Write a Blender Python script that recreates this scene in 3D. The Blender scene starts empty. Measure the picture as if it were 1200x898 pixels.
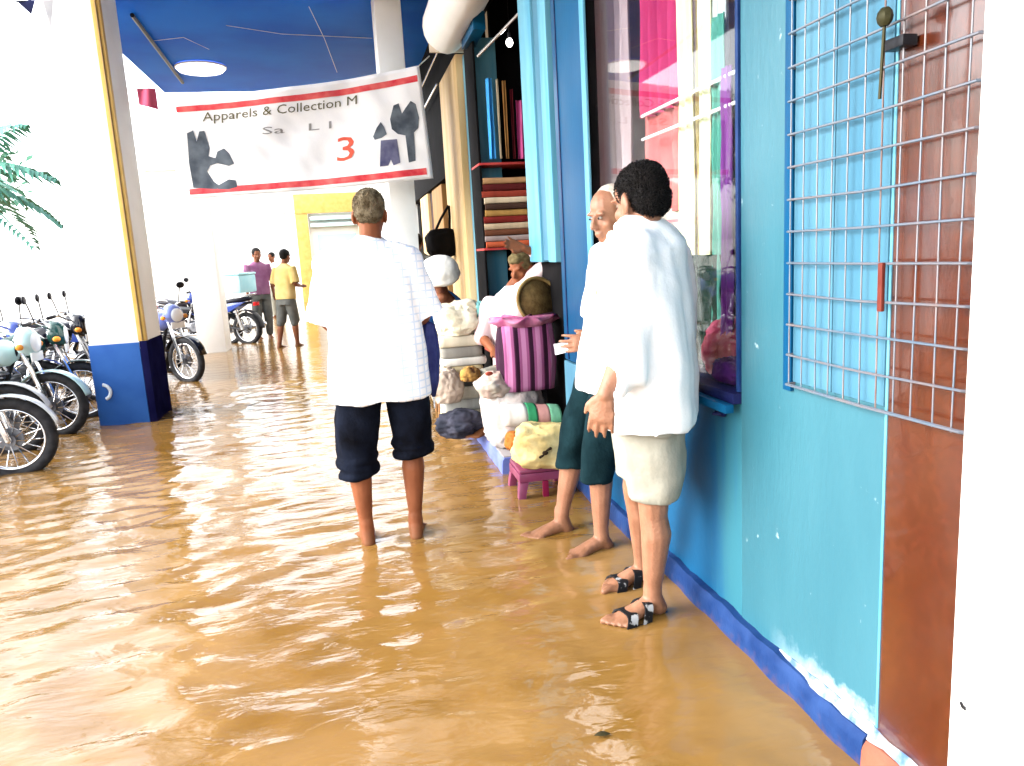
import bpy, bmesh, math, random
from math import sin, cos, pi, radians
from mathutils import Vector, Matrix, noise, Euler

random.seed(7)
SC = bpy.context.scene
COL = SC.collection

# ------------------------------------------------------------------ camera
# solved from the photograph's vanishing points (units: metres, X across, Y along the arcade, Z up, water at 0)
CAM_Z, F_PX, PW, PH = 1.42, 886.0, 1200.0, 898.0
def _dir(px, py):
    return Vector((px - PW/2, PH/2 - py, -F_PX)).normalized()
_f = _dir(404, 304)
_dn = _dir(884, 5505)
_up = (-(_dn - _f*_dn.dot(_f))).normalized()
_rt = _f.cross(_up)
R_WC = Matrix((_rt, _f, _up))          # camera coords -> world coords
CAMP = Vector((0, 0, CAM_Z))
cam_data = bpy.data.cameras.new('camera')
cam_data.sensor_width = 36.0
cam_data.lens = F_PX/PW*36.0
cam_data.clip_start, cam_data.clip_end = 0.05, 3000
cam = bpy.data.objects.new('camera', cam_data)
COL.objects.link(cam)
cam.matrix_world = Matrix.Translation(CAMP) @ R_WC.to_4x4()
SC.camera = cam
def at(px, py, y=None, x=None, z=None):
    """a photograph pixel at a known real depth -> world point"""
    r = R_WC @ _dir(px, py)
    t = y/r.y if y is not None else (x/r.x if x is not None else (z - CAM_Z)/r.z)
    return CAMP + r*t

# ------------------------------------------------------------------ light
SUN_EL, SUN_ROT = radians(32), radians(-92)      # bright overcast, light from the open left side
world = bpy.data.worlds.new('World'); SC.world = world; world.use_nodes = True
wn = world.node_tree; wn.nodes.clear()
sky = wn.nodes.new('ShaderNodeTexSky'); sky.sky_type = 'NISHITA'; sky.sun_disc = False
sky.sun_elevation, sky.sun_rotation = SUN_EL, SUN_ROT
sky.dust_density, sky.air_density, sky.ozone_density = 2.0, 1.0, 1.0
hs = wn.nodes.new('ShaderNodeHueSaturation'); hs.inputs['Saturation'].default_value = 0.22
bg = wn.nodes.new('ShaderNodeBackground'); bg.inputs['Strength'].default_value = 0.15
wo = wn.nodes.new('ShaderNodeOutputWorld')
wn.links.new(sky.outputs[0], hs.inputs['Color']); wn.links.new(hs.outputs[0], bg.inputs[0]); wn.links.new(bg.outputs[0], wo.inputs[0])
sd = bpy.data.lights.new('sun', 'SUN'); sd.energy = 0.6; sd.angle = radians(60); sd.color = (1, 0.96, 0.9)
sun = bpy.data.objects.new('sun', sd); COL.objects.link(sun)
sdir = Vector((sin(SUN_ROT)*cos(SUN_EL), cos(SUN_ROT)*cos(SUN_EL), sin(SUN_EL)))
sun.rotation_euler = sdir.to_track_quat('Z', 'Y').to_euler()
sun.location = sdir*30
SC.view_settings.view_transform = 'Standard'; SC.view_settings.look = 'None'
SC.view_settings.exposure = 2.95; SC.view_settings.gamma = 1.0

# ------------------------------------------------------------------ materials
MATS = {}
def mat(name, col, rough=0.6, col2=None, nscale=6.0, bump=0.0, bscale=40.0, metal=0.0, spec=0.12, stretch=(1, 1, 1), sharp=(0.35, 0.65), emit=None, coat=0.0):
    if name in MATS: return MATS[name]
    m = bpy.data.materials.new(name); m.use_nodes = True
    nt = m.node_tree; b = nt.nodes['Principled BSDF']
    b.inputs['Base Color'].default_value = (*col, 1); b.inputs['Roughness'].default_value = rough
    b.inputs['Metallic'].default_value = metal; b.inputs['Specular IOR Level'].default_value = spec
    b.inputs['Coat Weight'].default_value = coat
    tc = nt.nodes.new('ShaderNodeTexCoord'); mp = nt.nodes.new('ShaderNodeMapping')
    mp.inputs['Scale'].default_value = stretch
    nt.links.new(tc.outputs['Object'], mp.inputs[0])
    if col2 is not None:
        n = nt.nodes.new('ShaderNodeTexNoise'); n.inputs['Scale'].default_value = nscale; n.inputs['Detail'].default_value = 6
        r = nt.nodes.new('ShaderNodeValToRGB')
        r.color_ramp.elements[0].position, r.color_ramp.elements[1].position = sharp
        r.color_ramp.elements[0].color = (*col, 1); r.color_ramp.elements[1].color = (*col2, 1)
        nt.links.new(mp.outputs[0], n.inputs['Vector']); nt.links.new(n.outputs['Fac'], r.inputs[0]); nt.links.new(r.outputs[0], b.inputs['Base Color'])
    if bump:
        n2 = nt.nodes.new('ShaderNodeTexNoise'); n2.inputs['Scale'].default_value = bscale; n2.inputs['Detail'].default_value = 4
        bp = nt.nodes.new('ShaderNodeBump'); bp.inputs['Strength'].default_value = bump; bp.inputs['Distance'].default_value = 0.01
        nt.links.new(mp.outputs[0], n2.inputs['Vector']); nt.links.new(n2.outputs['Fac'], bp.inputs['Height']); nt.links.new(bp.outputs[0], b.inputs['Normal'])
    if emit:
        b.inputs['Emission Color'].default_value = (*emit[:3], 1); b.inputs['Emission Strength'].default_value = emit[3]
    MATS[name] = m
    return m

def stripes(name, cols, axis=0, scale=10.0, rough=0.8, bump=0.2):
    """bands of colour along one object axis (woven stripes)"""
    if name in MATS: return MATS[name]
    m = bpy.data.materials.new(name); m.use_nodes = True
    nt = m.node_tree; b = nt.nodes['Principled BSDF']; b.inputs['Roughness'].default_value = rough; b.inputs['Specular IOR Level'].default_value = .15
    tc = nt.nodes.new('ShaderNodeTexCoord'); sp = nt.nodes.new('ShaderNodeSeparateXYZ'); nt.links.new(tc.outputs['Object'], sp.inputs[0])
    mu = nt.nodes.new('ShaderNodeMath'); mu.operation = 'MULTIPLY'; mu.inputs[1].default_value = scale
    fr = nt.nodes.new('ShaderNodeMath'); fr.operation = 'FRACT'
    nt.links.new(sp.outputs[axis], mu.inputs[0]); nt.links.new(mu.outputs[0], fr.inputs[0])
    r = nt.nodes.new('ShaderNodeValToRGB'); r.color_ramp.interpolation = 'CONSTANT'
    e = r.color_ramp.elements
    while len(e) < len(cols): e.new(0.5)
    for i, (p, c) in enumerate(cols): e[i].position = p; e[i].color = (*c, 1)
    nt.links.new(fr.outputs[0], r.inputs[0]); nt.links.new(r.outputs[0], b.inputs['Base Color'])
    n2 = nt.nodes.new('ShaderNodeTexNoise'); n2.inputs['Scale'].default_value = 60
    bp = nt.nodes.new('ShaderNodeBump'); bp.inputs['Strength'].default_value = bump; bp.inputs['Distance'].default_value = 0.01
    nt.links.new(tc.outputs['Object'], n2.inputs['Vector']); nt.links.new(n2.outputs['Fac'], bp.inputs['Height']); nt.links.new(bp.outputs[0], b.inputs['Normal'])
    MATS[name] = m
    return m

def checks(name, base, line, scale=28.0):
    if name in MATS: return MATS[name]
    m = bpy.data.materials.new(name); m.use_nodes = True
    nt = m.node_tree; b = nt.nodes['Principled BSDF']; b.inputs['Roughness'].default_value = 0.85; b.inputs['Specular IOR Level'].default_value = .1
    tc = nt.nodes.new('ShaderNodeTexCoord'); sp = nt.nodes.new('ShaderNodeSeparateXYZ'); nt.links.new(tc.outputs['Object'], sp.inputs[0])
    outs = []
    for ax in (0, 2):
        mu = nt.nodes.new('ShaderNodeMath'); mu.operation = 'MULTIPLY'; mu.inputs[1].default_value = scale
        fr = nt.nodes.new('ShaderNodeMath'); fr.operation = 'FRACT'
        lt = nt.nodes.new('ShaderNodeMath'); lt.operation = 'LESS_THAN'; lt.inputs[1].default_value = 0.2
        nt.links.new(sp.outputs[ax], mu.inputs[0]); nt.links.new(mu.outputs[0], fr.inputs[0]); nt.links.new(fr.outputs[0], lt.inputs[0]); outs.append(lt)
    mx = nt.nodes.new('ShaderNodeMath'); mx.operation = 'MAXIMUM'
    nt.links.new(outs[0].outputs[0], mx.inputs[0]); nt.links.new(outs[1].outputs[0], mx.inputs[1])
    mi = nt.nodes.new('ShaderNodeMix'); mi.data_type = 'RGBA'
    mi.inputs[6].default_value = (*base, 1); mi.inputs[7].default_value = (*line, 1)
    nt.links.new(mx.outputs[0], mi.inputs[0]); nt.links.new(mi.outputs[2], b.inputs['Base Color'])
    MATS[name] = m
    return m

WHITE = mat('white_paint', (0.80, 0.80, 0.78), 0.55, (0.74, 0.74, 0.71), 2.5, 0.08, 30)
TURQ = None
BLUE_BAND = mat('blue_plinth_paint', (0.005, 0.022, 0.088), 0.5, (0.014, 0.040, 0.13), 9, 0.3, 30)
DARKBLUE = mat('dark_blue_paint', (0.004, 0.005, 0.032), 0.4, (0.010, 0.014, 0.07), 8, 0.1, 40)
PANELBLUE = mat('panel_blue_paint', (0.001, 0.050, 0.125), 0.35, (0.002, 0.068, 0.155), 2, 0.05, 40, stretch=(1, 1, 0.3))
LIGHTBLUE = mat('light_blue_paint', (0.065, 0.24, 0.35), 0.4, (0.12, 0.31, 0.40), 3, 0.05, 40, stretch=(4, 4, 0.4))
BRIGHTBLUE = mat('bright_blue_paint', (0.046, 0.140, 0.210), 0.4, (0.07, 0.18, 0.25), 2.5, 0.05, 40, stretch=(2, 2, 0.5))
CREAM = mat('cream_paint', (0.50, 0.33, 0.14), 0.6, (0.60, 0.44, 0.24), 3, 0.08, 30, stretch=(2, 2, 0.3))
TAN = mat('tan_paint', (0.22, 0.11, 0.035), 0.6, (0.30, 0.17, 0.06), 4, 0.1, 30, stretch=(2, 2, 0.3))
MAROON = mat('maroon_paint', (0.018, 0.003, 0.002), 0.5, (0.035, 0.006, 0.004), 5)
BLACK = mat('black_paint_and_shade', (0.003, 0.003, 0.0035), 0.8, (0.006, 0.0055, 0.006), 5, spec=.05)  # black paint, and the shade coloured into the shop room
YELLOW = mat('yellow_paint', (0.58, 0.38, 0.12), 0.5, (0.50, 0.31, 0.08), 6)
CEIL = mat('blue_ceiling_paint', (0.004, 0.12, 0.70), 0.6, (0.008, 0.17, 0.80), 1.2, 0.06, 8, spec=0.08)
GREY = mat('grey_paint', (0.35, 0.35, 0.36), 0.6, (0.45, 0.45, 0.45), 5)
STEEL = mat('steel', (0.55, 0.56, 0.58), 0.25, metal=0.9)
CHROME = mat('chrome', (0.60, 0.61, 0.63), 0.14, metal=1.0)
RUBBER = mat('tyre_rubber', (0.014, 0.014, 0.016), 0.7, (0.03, 0.03, 0.032), 20, 0.3, 60)
BLACKPL = mat('black_plastic', (0.012, 0.012, 0.015), 0.35)
SEATM = mat('black_vinyl', (0.012, 0.012, 0.02), 0.45, bump=0.2, bscale=60)
ENGINE = mat('engine_metal', (0.20, 0.21, 0.23), 0.4, (0.08, 0.08, 0.09), 12, metal=0.7)
WHITECLOTH = mat('white_cotton', (0.80, 0.80, 0.80), 0.9, bump=0.15, bscale=90)
SACK = mat('cream_sacking', (0.48, 0.43, 0.30), 0.9, (0.58, 0.54, 0.42), 8, 0.6, 50)
SACK2 = mat('white_sacking', (0.36, 0.33, 0.31), 0.85, (0.44, 0.31, 0.28), 6, 0.6, 45, sharp=(.45, .75))
YSACK = mat('yellow_sacking', (0.46, 0.33, 0.12), 0.85, (0.54, 0.44, 0.22), 7, 0.6, 45)
PINKPL = mat('pink_plastic', (0.15, 0.022, 0.062), 0.35, (0.21, 0.045, 0.10), 4, spec=.4)
SKIN_A = mat('brown_skin', (0.15, 0.048, 0.020), 0.5, (0.20, 0.068, 0.03), 9, 0.1, 80)
SKIN_B = mat('light_brown_skin', (0.21, 0.090, 0.048), 0.5, (0.28, 0.132, 0.077), 14, 0.25, 110, spec=.4, sharp=(.3, .7))
SKIN_D = mat('dark_skin', (0.14, 0.05, 0.025), 0.5, (0.18, 0.07, 0.035), 9, 0.1, 80)
HAIR_B = mat('black_hair', (0.0025, 0.002, 0.002), 0.6, (0.006, 0.0045, 0.004), 30, 0.9, 120)
HAIR_G = mat('grey_hair', (0.42, 0.38, 0.32), 0.7, (0.55, 0.5, 0.42), 40, 0.8, 130)
HAIR_O = mat('greying_brown_hair', (0.065, 0.045, 0.022), 0.7, (0.15, 0.12, 0.075), 30, 0.8, 130)
DENIM = mat('dark_trouser_cloth', (0.002, 0.002, 0.003), 0.9, (0.006, 0.008, 0.015), 8, 0.3, 80, spec=.03)
TEALTR = mat('dark_teal_cloth', (0.003, 0.011, 0.014), 0.9, (0.007, 0.022, 0.027), 8, 0.3, 80, spec=.04)
KHAKI = mat('pale_khaki_cloth', (0.24, 0.23, 0.185), 0.9, (0.31, 0.30, 0.25), 5, 0.25, 70)
EYEW = mat('eye_white', (0.30, 0.26, 0.23), 0.3)
EYED = mat('eye_dark', (0.01, 0.008, 0.006), 0.2)

def muddy(m, zt=.20, amt=.7):
    nt = m.node_tree; b = nt.nodes['Principled BSDF']; r = [n for n in nt.nodes if n.type == 'VALTORGB'][0]; tc = [n for n in nt.nodes if n.type == 'TEX_COORD'][0]
    sp = nt.nodes.new('ShaderNodeSeparateXYZ'); nt.links.new(tc.outputs['Object'], sp.inputs[0])
    n = nt.nodes.new('ShaderNodeTexNoise'); n.inputs['Scale'].default_value = 30; n.inputs['Detail'].default_value = 6; nt.links.new(tc.outputs['Object'], n.inputs['Vector'])
    a = nt.nodes.new('ShaderNodeMath'); a.operation = 'MULTIPLY_ADD'; a.inputs[1].default_value = .16; nt.links.new(n.outputs['Fac'], a.inputs[0]); nt.links.new(sp.outputs[2], a.inputs[2])
    mr = nt.nodes.new('ShaderNodeMapRange'); mr.inputs['From Min'].default_value = zt; mr.inputs['From Max'].default_value = zt - .07; mr.inputs['To Max'].default_value = amt; nt.links.new(a.outputs[0], mr.inputs[0])
    mx = nt.nodes.new('ShaderNodeMix'); mx.data_type = 'RGBA'; mx.inputs[7].default_value = (.13, .055, .022, 1)
    nt.links.new(mr.outputs[0], mx.inputs[0]); nt.links.new(r.outputs[0], mx.inputs[6]); nt.links.new(mx.outputs[2], b.inputs['Base Color'])
for m_ in (SKIN_A, SKIN_B, SKIN_D): muddy(m_)
muddy(BLUE_BAND, .105, .4)
def granite():
    m = mat('red_brown_stone', (0.058, 0.009, 0.003), 0.22, (0.080, 0.019, 0.006), 3.0, 0.03, 60, spec=0.8, stretch=(1, 2, 1), coat=.3)
    nt = m.node_tree; b = nt.nodes['Principled BSDF']
    r = [n for n in nt.nodes if n.type == 'VALTORGB'][0]
    n3 = nt.nodes.new('ShaderNodeTexNoise'); n3.inputs['Scale'].default_value = 55; n3.inputs['Detail'].default_value = 5
    tc = [n for n in nt.nodes if n.type == 'TEX_COORD'][0]; nt.links.new(tc.outputs['Object'], n3.inputs['Vector'])
    r3 = nt.nodes.new('ShaderNodeValToRGB'); r3.color_ramp.elements[0].position = .42; r3.color_ramp.elements[1].position = .66
    r3.color_ramp.elements[0].color = (.8, .8, .8, 1); r3.color_ramp.elements[1].color = (1.15, 1.15, 1.15, 1)
    nt.links.new(n3.outputs['Fac'], r3.inputs[0])
    mx = nt.nodes.new('ShaderNodeMix'); mx.data_type = 'RGBA'; mx.blend_type = 'MULTIPLY'; mx.inputs[0].default_value = 0.8
    nt.links.new(r.outputs[0], mx.inputs[6]); nt.links.new(r3.outputs[0], mx.inputs[7]); nt.links.new(mx.outputs[2], b.inputs['Base Color'])
    return m
STONE = granite()

def turquoise():
    """painted plaster with a few drips, scuffs and a worn, whitened foot"""
    m = mat('turquoise_wall_paint', (0.022, 0.106, 0.142), 0.42, (0.029, 0.122, 0.160), 2.2, 0.16, 22, stretch=(1, 2.2, 0.6), spec=0.5)
    nt = m.node_tree; b = nt.nodes['Principled BSDF']; r = [n for n in nt.nodes if n.type == 'VALTORGB'][0]
    tc = [n for n in nt.nodes if n.type == 'TEX_COORD'][0]
    sp = nt.nodes.new('ShaderNodeSeparateXYZ'); nt.links.new(tc.outputs['Object'], sp.inputs[0])
    n = nt.nodes.new('ShaderNodeTexNoise'); n.inputs['Scale'].default_value = 14; n.inputs['Detail'].default_value = 8; n.inputs['Roughness'].default_value = .7
    nt.links.new(tc.outputs['Object'], n.inputs['Vector'])
    a = nt.nodes.new('ShaderNodeMath'); a.operation = 'MULTIPLY_ADD'; a.inputs[1].default_value = 0.16; nt.links.new(n.outputs['Fac'], a.inputs[0]); nt.links.new(sp.outputs[2], a.inputs[2])
    mr = nt.nodes.new('ShaderNodeMapRange'); mr.inputs['From Min'].default_value = 0.238; mr.inputs['From Max'].default_value = 0.185
    nt.links.new(a.outputs[0], mr.inputs[0])
    my = nt.nodes.new('ShaderNodeMapRange'); my.inputs['From Min'].default_value = 2.12; my.inputs['From Max'].default_value = 1.75; nt.links.new(sp.outputs[1], my.inputs[0])
    mm = nt.nodes.new('ShaderNodeMath'); mm.operation = 'MULTIPLY'; nt.links.new(mr.outputs[0], mm.inputs[0]); nt.links.new(my.outputs[0], mm.inputs[1])
    mx = nt.nodes.new('ShaderNodeMix'); mx.data_type = 'RGBA'; mx.inputs[7].default_value = (.33, .42, .46, 1)
    nt.links.new(mm.outputs[0], mx.inputs[0]); nt.links.new(r.outputs[0], mx.inputs[6])
    n5 = nt.nodes.new('ShaderNodeTexNoise'); n5.inputs['Scale'].default_value = 22; n5.inputs['Detail'].default_value = 3
    nt.links.new(tc.outputs['Object'], n5.inputs['Vector'])
    r5 = nt.nodes.new('ShaderNodeMapRange'); r5.inputs['From Min'].default_value = .70; r5.inputs['From Max'].default_value = .76; r5.inputs['To Max'].default_value = .35
    nt.links.new(n5.outputs['Fac'], r5.inputs[0])
    m2 = nt.nodes.new('ShaderNodeMix'); m2.data_type = 'RGBA'; m2.inputs[7].default_value = (.62, .72, .74, 1)
    nt.links.new(r5.outputs[0], m2.inputs[0]); nt.links.new(mx.outputs[2], m2.inputs[6]); nt.links.new(m2.outputs[2], b.inputs['Base Color'])
    return m
TURQ = turquoise()

def glass():
    m = bpy.data.materials.new('window_glass'); m.use_nodes = True; nt = m.node_tree; nt.nodes.clear()
    t = nt.nodes.new('ShaderNodeBsdfTransparent'); t.inputs[0].default_value = (.95, .97, .97, 1)
    g = nt.nodes.new('ShaderNodeBsdfGlossy'); g.inputs['Roughness'].default_value = .02
    lw = nt.nodes.new('ShaderNodeLayerWeight'); pw = nt.nodes.new('ShaderNodeMath'); pw.operation = 'POWER'; pw.inputs[1].default_value = 5
    f = nt.nodes.new('ShaderNodeMath'); f.operation = 'MULTIPLY_ADD'; f.inputs[1].default_value = .65; f.inputs[2].default_value = .03
    nt.links.new(lw.outputs['Facing'], pw.inputs[0]); nt.links.new(pw.outputs[0], f.inputs[0])
    mx = nt.nodes.new('ShaderNodeMixShader'); o = nt.nodes.new('ShaderNodeOutputMaterial')
    nt.links.new(f.outputs[0], mx.inputs[0]); nt.links.new(t.outputs[0], mx.inputs[1]); nt.links.new(g.outputs[0], mx.inputs[2]); nt.links.new(mx.outputs[0], o.inputs[0])
    return m
GLASS = glass()

def water_mat():
    m = bpy.data.materials.new('muddy_flood_water'); m.use_nodes = True; nt = m.node_tree; b = nt.nodes['Principled BSDF']
    b.inputs['Roughness'].default_value = 0.06; b.inputs['IOR'].default_value = 1.36; b.inputs['Specular IOR Level'].default_value = 1.0
    tc = nt.nodes.new('ShaderNodeTexCoord')
    n = nt.nodes.new('ShaderNodeTexNoise'); n.inputs['Scale'].default_value = 1.1; n.inputs['Detail'].default_value = 6; n.inputs['Distortion'].default_value = 1.2
    nt.links.new(tc.outputs['Object'], n.inputs['Vector'])
    r = nt.nodes.new('ShaderNodeValToRGB'); r.color_ramp.elements[0].position = .3; r.color_ramp.elements[1].position = .7
    r.color_ramp.elements[0].color = (0.150, 0.072, 0.010, 1); r.color_ramp.elements[1].color = (0.245, 0.138, 0.048, 1)
    nt.links.new(n.outputs['Fac'], r.inputs[0]); nt.links.new(r.outputs[0], b.inputs['Base Color'])
    prev = None
    for sc, st, dist, rot in (((3.2, 7.5, 1), .45, .02, .25), ((9, 20, 1), .38, .006, -.3), ((26, 45, 1), .22, .002, .1)):
        mp = nt.nodes.new('ShaderNodeMapping'); mp.inputs['Scale'].default_value = sc; mp.inputs['Rotation'].default_value = (0, 0, rot)
        nn = nt.nodes.new('ShaderNodeTexNoise'); nn.inputs['Scale'].default_value = 1; nn.inputs['Detail'].default_value = 3; nn.inputs['Distortion'].default_value = .6
        bp = nt.nodes.new('ShaderNodeBump'); bp.inputs['Strength'].default_value = st; bp.inputs['Distance'].default_value = dist
        nt.links.new(tc.outputs['Object'], mp.inputs[0]); nt.links.new(mp.outputs[0], nn.inputs['Vector']); nt.links.new(nn.outputs['Fac'], bp.inputs['Height'])
        if prev: nt.links.new(prev.outputs[0], bp.inputs['Normal'])
        prev = bp
    nt.links.new(prev.outputs[0], b.inputs['Normal'])
    return m
WATER = water_mat()

# ------------------------------------------------------------------ mesh helpers
def V(*a): return Vector(a)
class MB:
    def __init__(s): s.v = []; s.f = []
    def box(s, x0, x1, y0, y1, z0, z1, M=None):
        b = len(s.v)
        for p in ((x0,y0,z0),(x1,y0,z0),(x1,y1,z0),(x0,y1,z0),(x0,y0,z1),(x1,y0,z1),(x1,y1,z1),(x0,y1,z1)):
            p = Vector(p); s.v.append(M @ p if M else p)
        for q in ((0,3,2,1),(4,5,6,7),(0,1,5,4),(1,2,6,5),(2,3,7,6),(3,0,4,7)): s.f.append([b+i for i in q])
        return s
    def loft(s, rings, cap=True, closed=True):
        b = len(s.v); n = len(rings[0])
        for r in rings: s.v.extend(Vector(p) for p in r)
        for k in range(len(rings)-1):
            for i in range(n if closed else n-1):
                j = (i+1) % n
                s.f.append([b+k*n+i, b+k*n+j, b+(k+1)*n+j, b+(k+1)*n+i])
        if cap:
            for k, rev in ((0, True), (len(rings)-1, False)):
                c = sum((Vector(p) for p in rings[k]), Vector())/n
                s.v.append(c); ci = len(s.v)-1
                for i in range(n):
                    j = (i+1) % n; q = [b+k*n+i, b+k*n+j, ci]
                    s.f.append(q[::-1] if rev else q)
        return s
    def tube(s, pts, rad, n=10, ref=None, cap=True, rounded=False):
        """tube along pts; rad: numbers or (a, b) with a along ref"""
        pts = [Vector(p) for p in pts]
        if not isinstance(rad, (list, tuple)): rad = [rad]*len(pts)
        rad = [r if isinstance(r, (list, tuple)) else (r, r) for r in rad]
        if rounded:
            d0 = (pts[0]-pts[1]).normalized(); d1 = (pts[-1]-pts[-2]).normalized()
            r0, r1 = rad[0], rad[-1]; m0, m1 = min(r0), min(r1)
            P0 = [pts[0]+d0*m0*k for k in (.95, .75, .4)]; R0 = [tuple(c*q for c in r0) for q in (.3, .66, .92)]
            P1 = [pts[-1]+d1*m1*k for k in (.4, .75, .95)]; R1 = [tuple(c*q for c in r1) for q in (.92, .66, .3)]
            pts = P0+pts+P1; rad = R0+rad+R1
        u = None; rings = []
        for i, p in enumerate(pts):
            t = (pts[min(i+1, len(pts)-1)] - pts[max(i-1, 0)]).normalized()
            if u is None:
                a = Vector(ref) if ref is not None else (Vector((0,0,1)) if abs(t.z) < .9 else Vector((1,0,0)))
                u = (a - t*a.dot(t)).normalized()
            elif ref is not None:
                a = Vector(ref); w = a - t*a.dot(t)
                u = w.normalized() if w.length > .15 else (u - t*u.dot(t)).normalized()
            else: u = (u - t*u.dot(t)).normalized()
            w = t.cross(u); a, b = rad[i]
            rings.append([p + u*(a*cos(2*pi*k/n)) + w*(b*sin(2*pi*k/n)) for k in range(n)])
        return s.loft(rings, cap)
    def ell(s, c, r, M=None, nu=16, nv=10):
        c = Vector(c); rings = []
        for j in range(1, nv):
            ph = pi*j/nv - pi/2
            ring = []
            for i in range(nu):
                th = 2*pi*i/nu
                p = Vector((r[0]*cos(ph)*cos(th), r[1]*cos(ph)*sin(th), r[2]*sin(ph)))
                ring.append(c + (M @ p if M else p))
            rings.append(ring)
        return s.loft(rings)
    def torus(s, c, R, r, M=None, n=28, m=8, a0=0, a1=2*pi):
        c = Vector(c); full = abs(a1-a0-2*pi) < 1e-4
        pts = []
        for i in range(n + (0 if full else 1)):
            t = a0+(a1-a0)*i/n
            rr = r if isinstance(r, (tuple, list)) else (r, r)
            pts.append([c + (M @ Vector(((R+rr[0]*cos(q))*cos(t), (R+rr[0]*cos(q))*sin(t), rr[1]*sin(q))) if M else Vector(((R+rr[0]*cos(q))*cos(t), (R+rr[0]*cos(q))*sin(t), rr[1]*sin(q)))) for q in [2*pi*k/m for k in range(m)]])
        if full: pts.append(pts[0])
        return s.loft(pts, cap=not full)
    def prism(s, poly, d):
        """outline in 3-D pushed along vector d"""
        b = len(s.v); n = len(poly); d = Vector(d)
        s.v.extend(Vector(p) for p in poly); s.v.extend(Vector(p)+d for p in poly)
        s.f.append(list(range(b, b+n))[::-1]); s.f.append(list(range(b+n, b+2*n)))
        for i in range(n):
            j = (i+1) % n; s.f.append([b+i, b+j, b+n+j, b+n+i])
        return s
    def mesh(s, name):
        me = bpy.data.meshes.new(name); me.from_pydata([tuple(v) for v in s.v], [], s.f)
        bm = bmesh.new(); bm.from_mesh(me); bmesh.ops.recalc_face_normals(bm, faces=bm.faces[:]); bm.to_mesh(me); bm.free()
        return me
    def build(s, name, material=None, parent=None, smooth=None, bevel=0, loc=None, rotz=0):
        me = s.mesh(name)
        if bevel:
            bm = bmesh.new(); bm.from_mesh(me)
            es = [e for e in bm.edges if len(e.link_faces) == 2 and e.calc_face_angle(0) > .6]
            bmesh.ops.bevel(bm, geom=es, offset=bevel, segments=2, affect='EDGES', profile=.6); bm.to_mesh(me); bm.free()
        return link(name, me, material, parent, smooth, loc, rotz)

def link(name, me, material=None, parent=None, smooth=None, loc=None, rotz=0):
    o = bpy.data.objects.new(name, me); COL.objects.link(o)
    if material:
        for m_ in (material if isinstance(material, list) else [material]): me.materials.append(m_)
    if smooth: me.polygons.foreach_set('use_smooth', [True]*len(me.polygons))
    elif smooth is None and hasattr(me, 'set_sharp_from_angle'):
        me.polygons.foreach_set('use_smooth', [True]*len(me.polygons)); me.set_sharp_from_angle(angle=radians(38))
    if parent: o.parent = parent
    if loc is not None: o.location = loc
    o.rotation_euler[2] = rotz
    return o

def tag(o, label, cat, group=None):
    o['label'] = label; o['category'] = cat
    if group: o['group'] = group
    return o
def thing(name, label, cat, loc=(0,0,0), rotz=0, group=None):
    o = bpy.data.objects.new(name, None); COL.objects.link(o); o.empty_display_size = .1
    o.location = loc; o.rotation_euler = (0, 0, rotz)
    return tag(o, label, cat, group)
def struct(o): o['kind'] = 'structure'; return o
def stuff(o): o['kind'] = 'stuff'; return o
def copy_tree(o, parent=None):
    c = o.copy(); COL.objects.link(c)
    if parent: c.parent = parent
    for ch in list(o.children): copy_tree(ch, c)
    return c

def fuse(mb, name, material, parent, voxel=.008, smooth=3, folds=None, subdiv=False):
    """weld overlapping volumes into one continuous surface, then relax it (and wrinkle it: folds(p, n) -> metres)"""
    me = mb.mesh(name + '_raw')
    o = bpy.data.objects.new(name + '_raw', me); COL.objects.link(o)
    r = o.modifiers.new('r', 'REMESH'); r.mode = 'VOXEL'; r.voxel_size = voxel; r.use_smooth_shade = True
    if smooth:
        sm = o.modifiers.new('s', 'SMOOTH'); sm.factor = .5; sm.iterations = smooth
    dg = bpy.context.evaluated_depsgraph_get()
    me2 = bpy.data.meshes.new_from_object(o.evaluated_get(dg)); me2.name = name
    bpy.data.objects.remove(o); bpy.data.meshes.remove(me)
    if folds:
        ns = [v.normal.copy() for v in me2.vertices]
        for v, n in zip(me2.vertices, ns): v.co += n*folds(v.co, n)
    return link(name, me2, material, parent, smooth=True)

def cloth_folds(a=.008, sx=7, sz=2.2, seed=0.0, lean=.5):
    def f(p, n):
        q = Vector((p.x*sx + seed + p.z*lean*2, p.y*sx, p.z*sz + p.x*lean*3))
        h = noise.noise(q)*a + noise.noise(q*2.3 + Vector((3, 1, 7)))*a*.5
        q2 = Vector((p.x*3 + seed, p.y*3 + 5, p.z*9 + p.x*4))
        return h + (1-abs(noise.noise(q2)))*a*.5 - a*.35
    return f

# ================================================================== SETTING
WX = 1.27                                    # face of the shop wall
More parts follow.
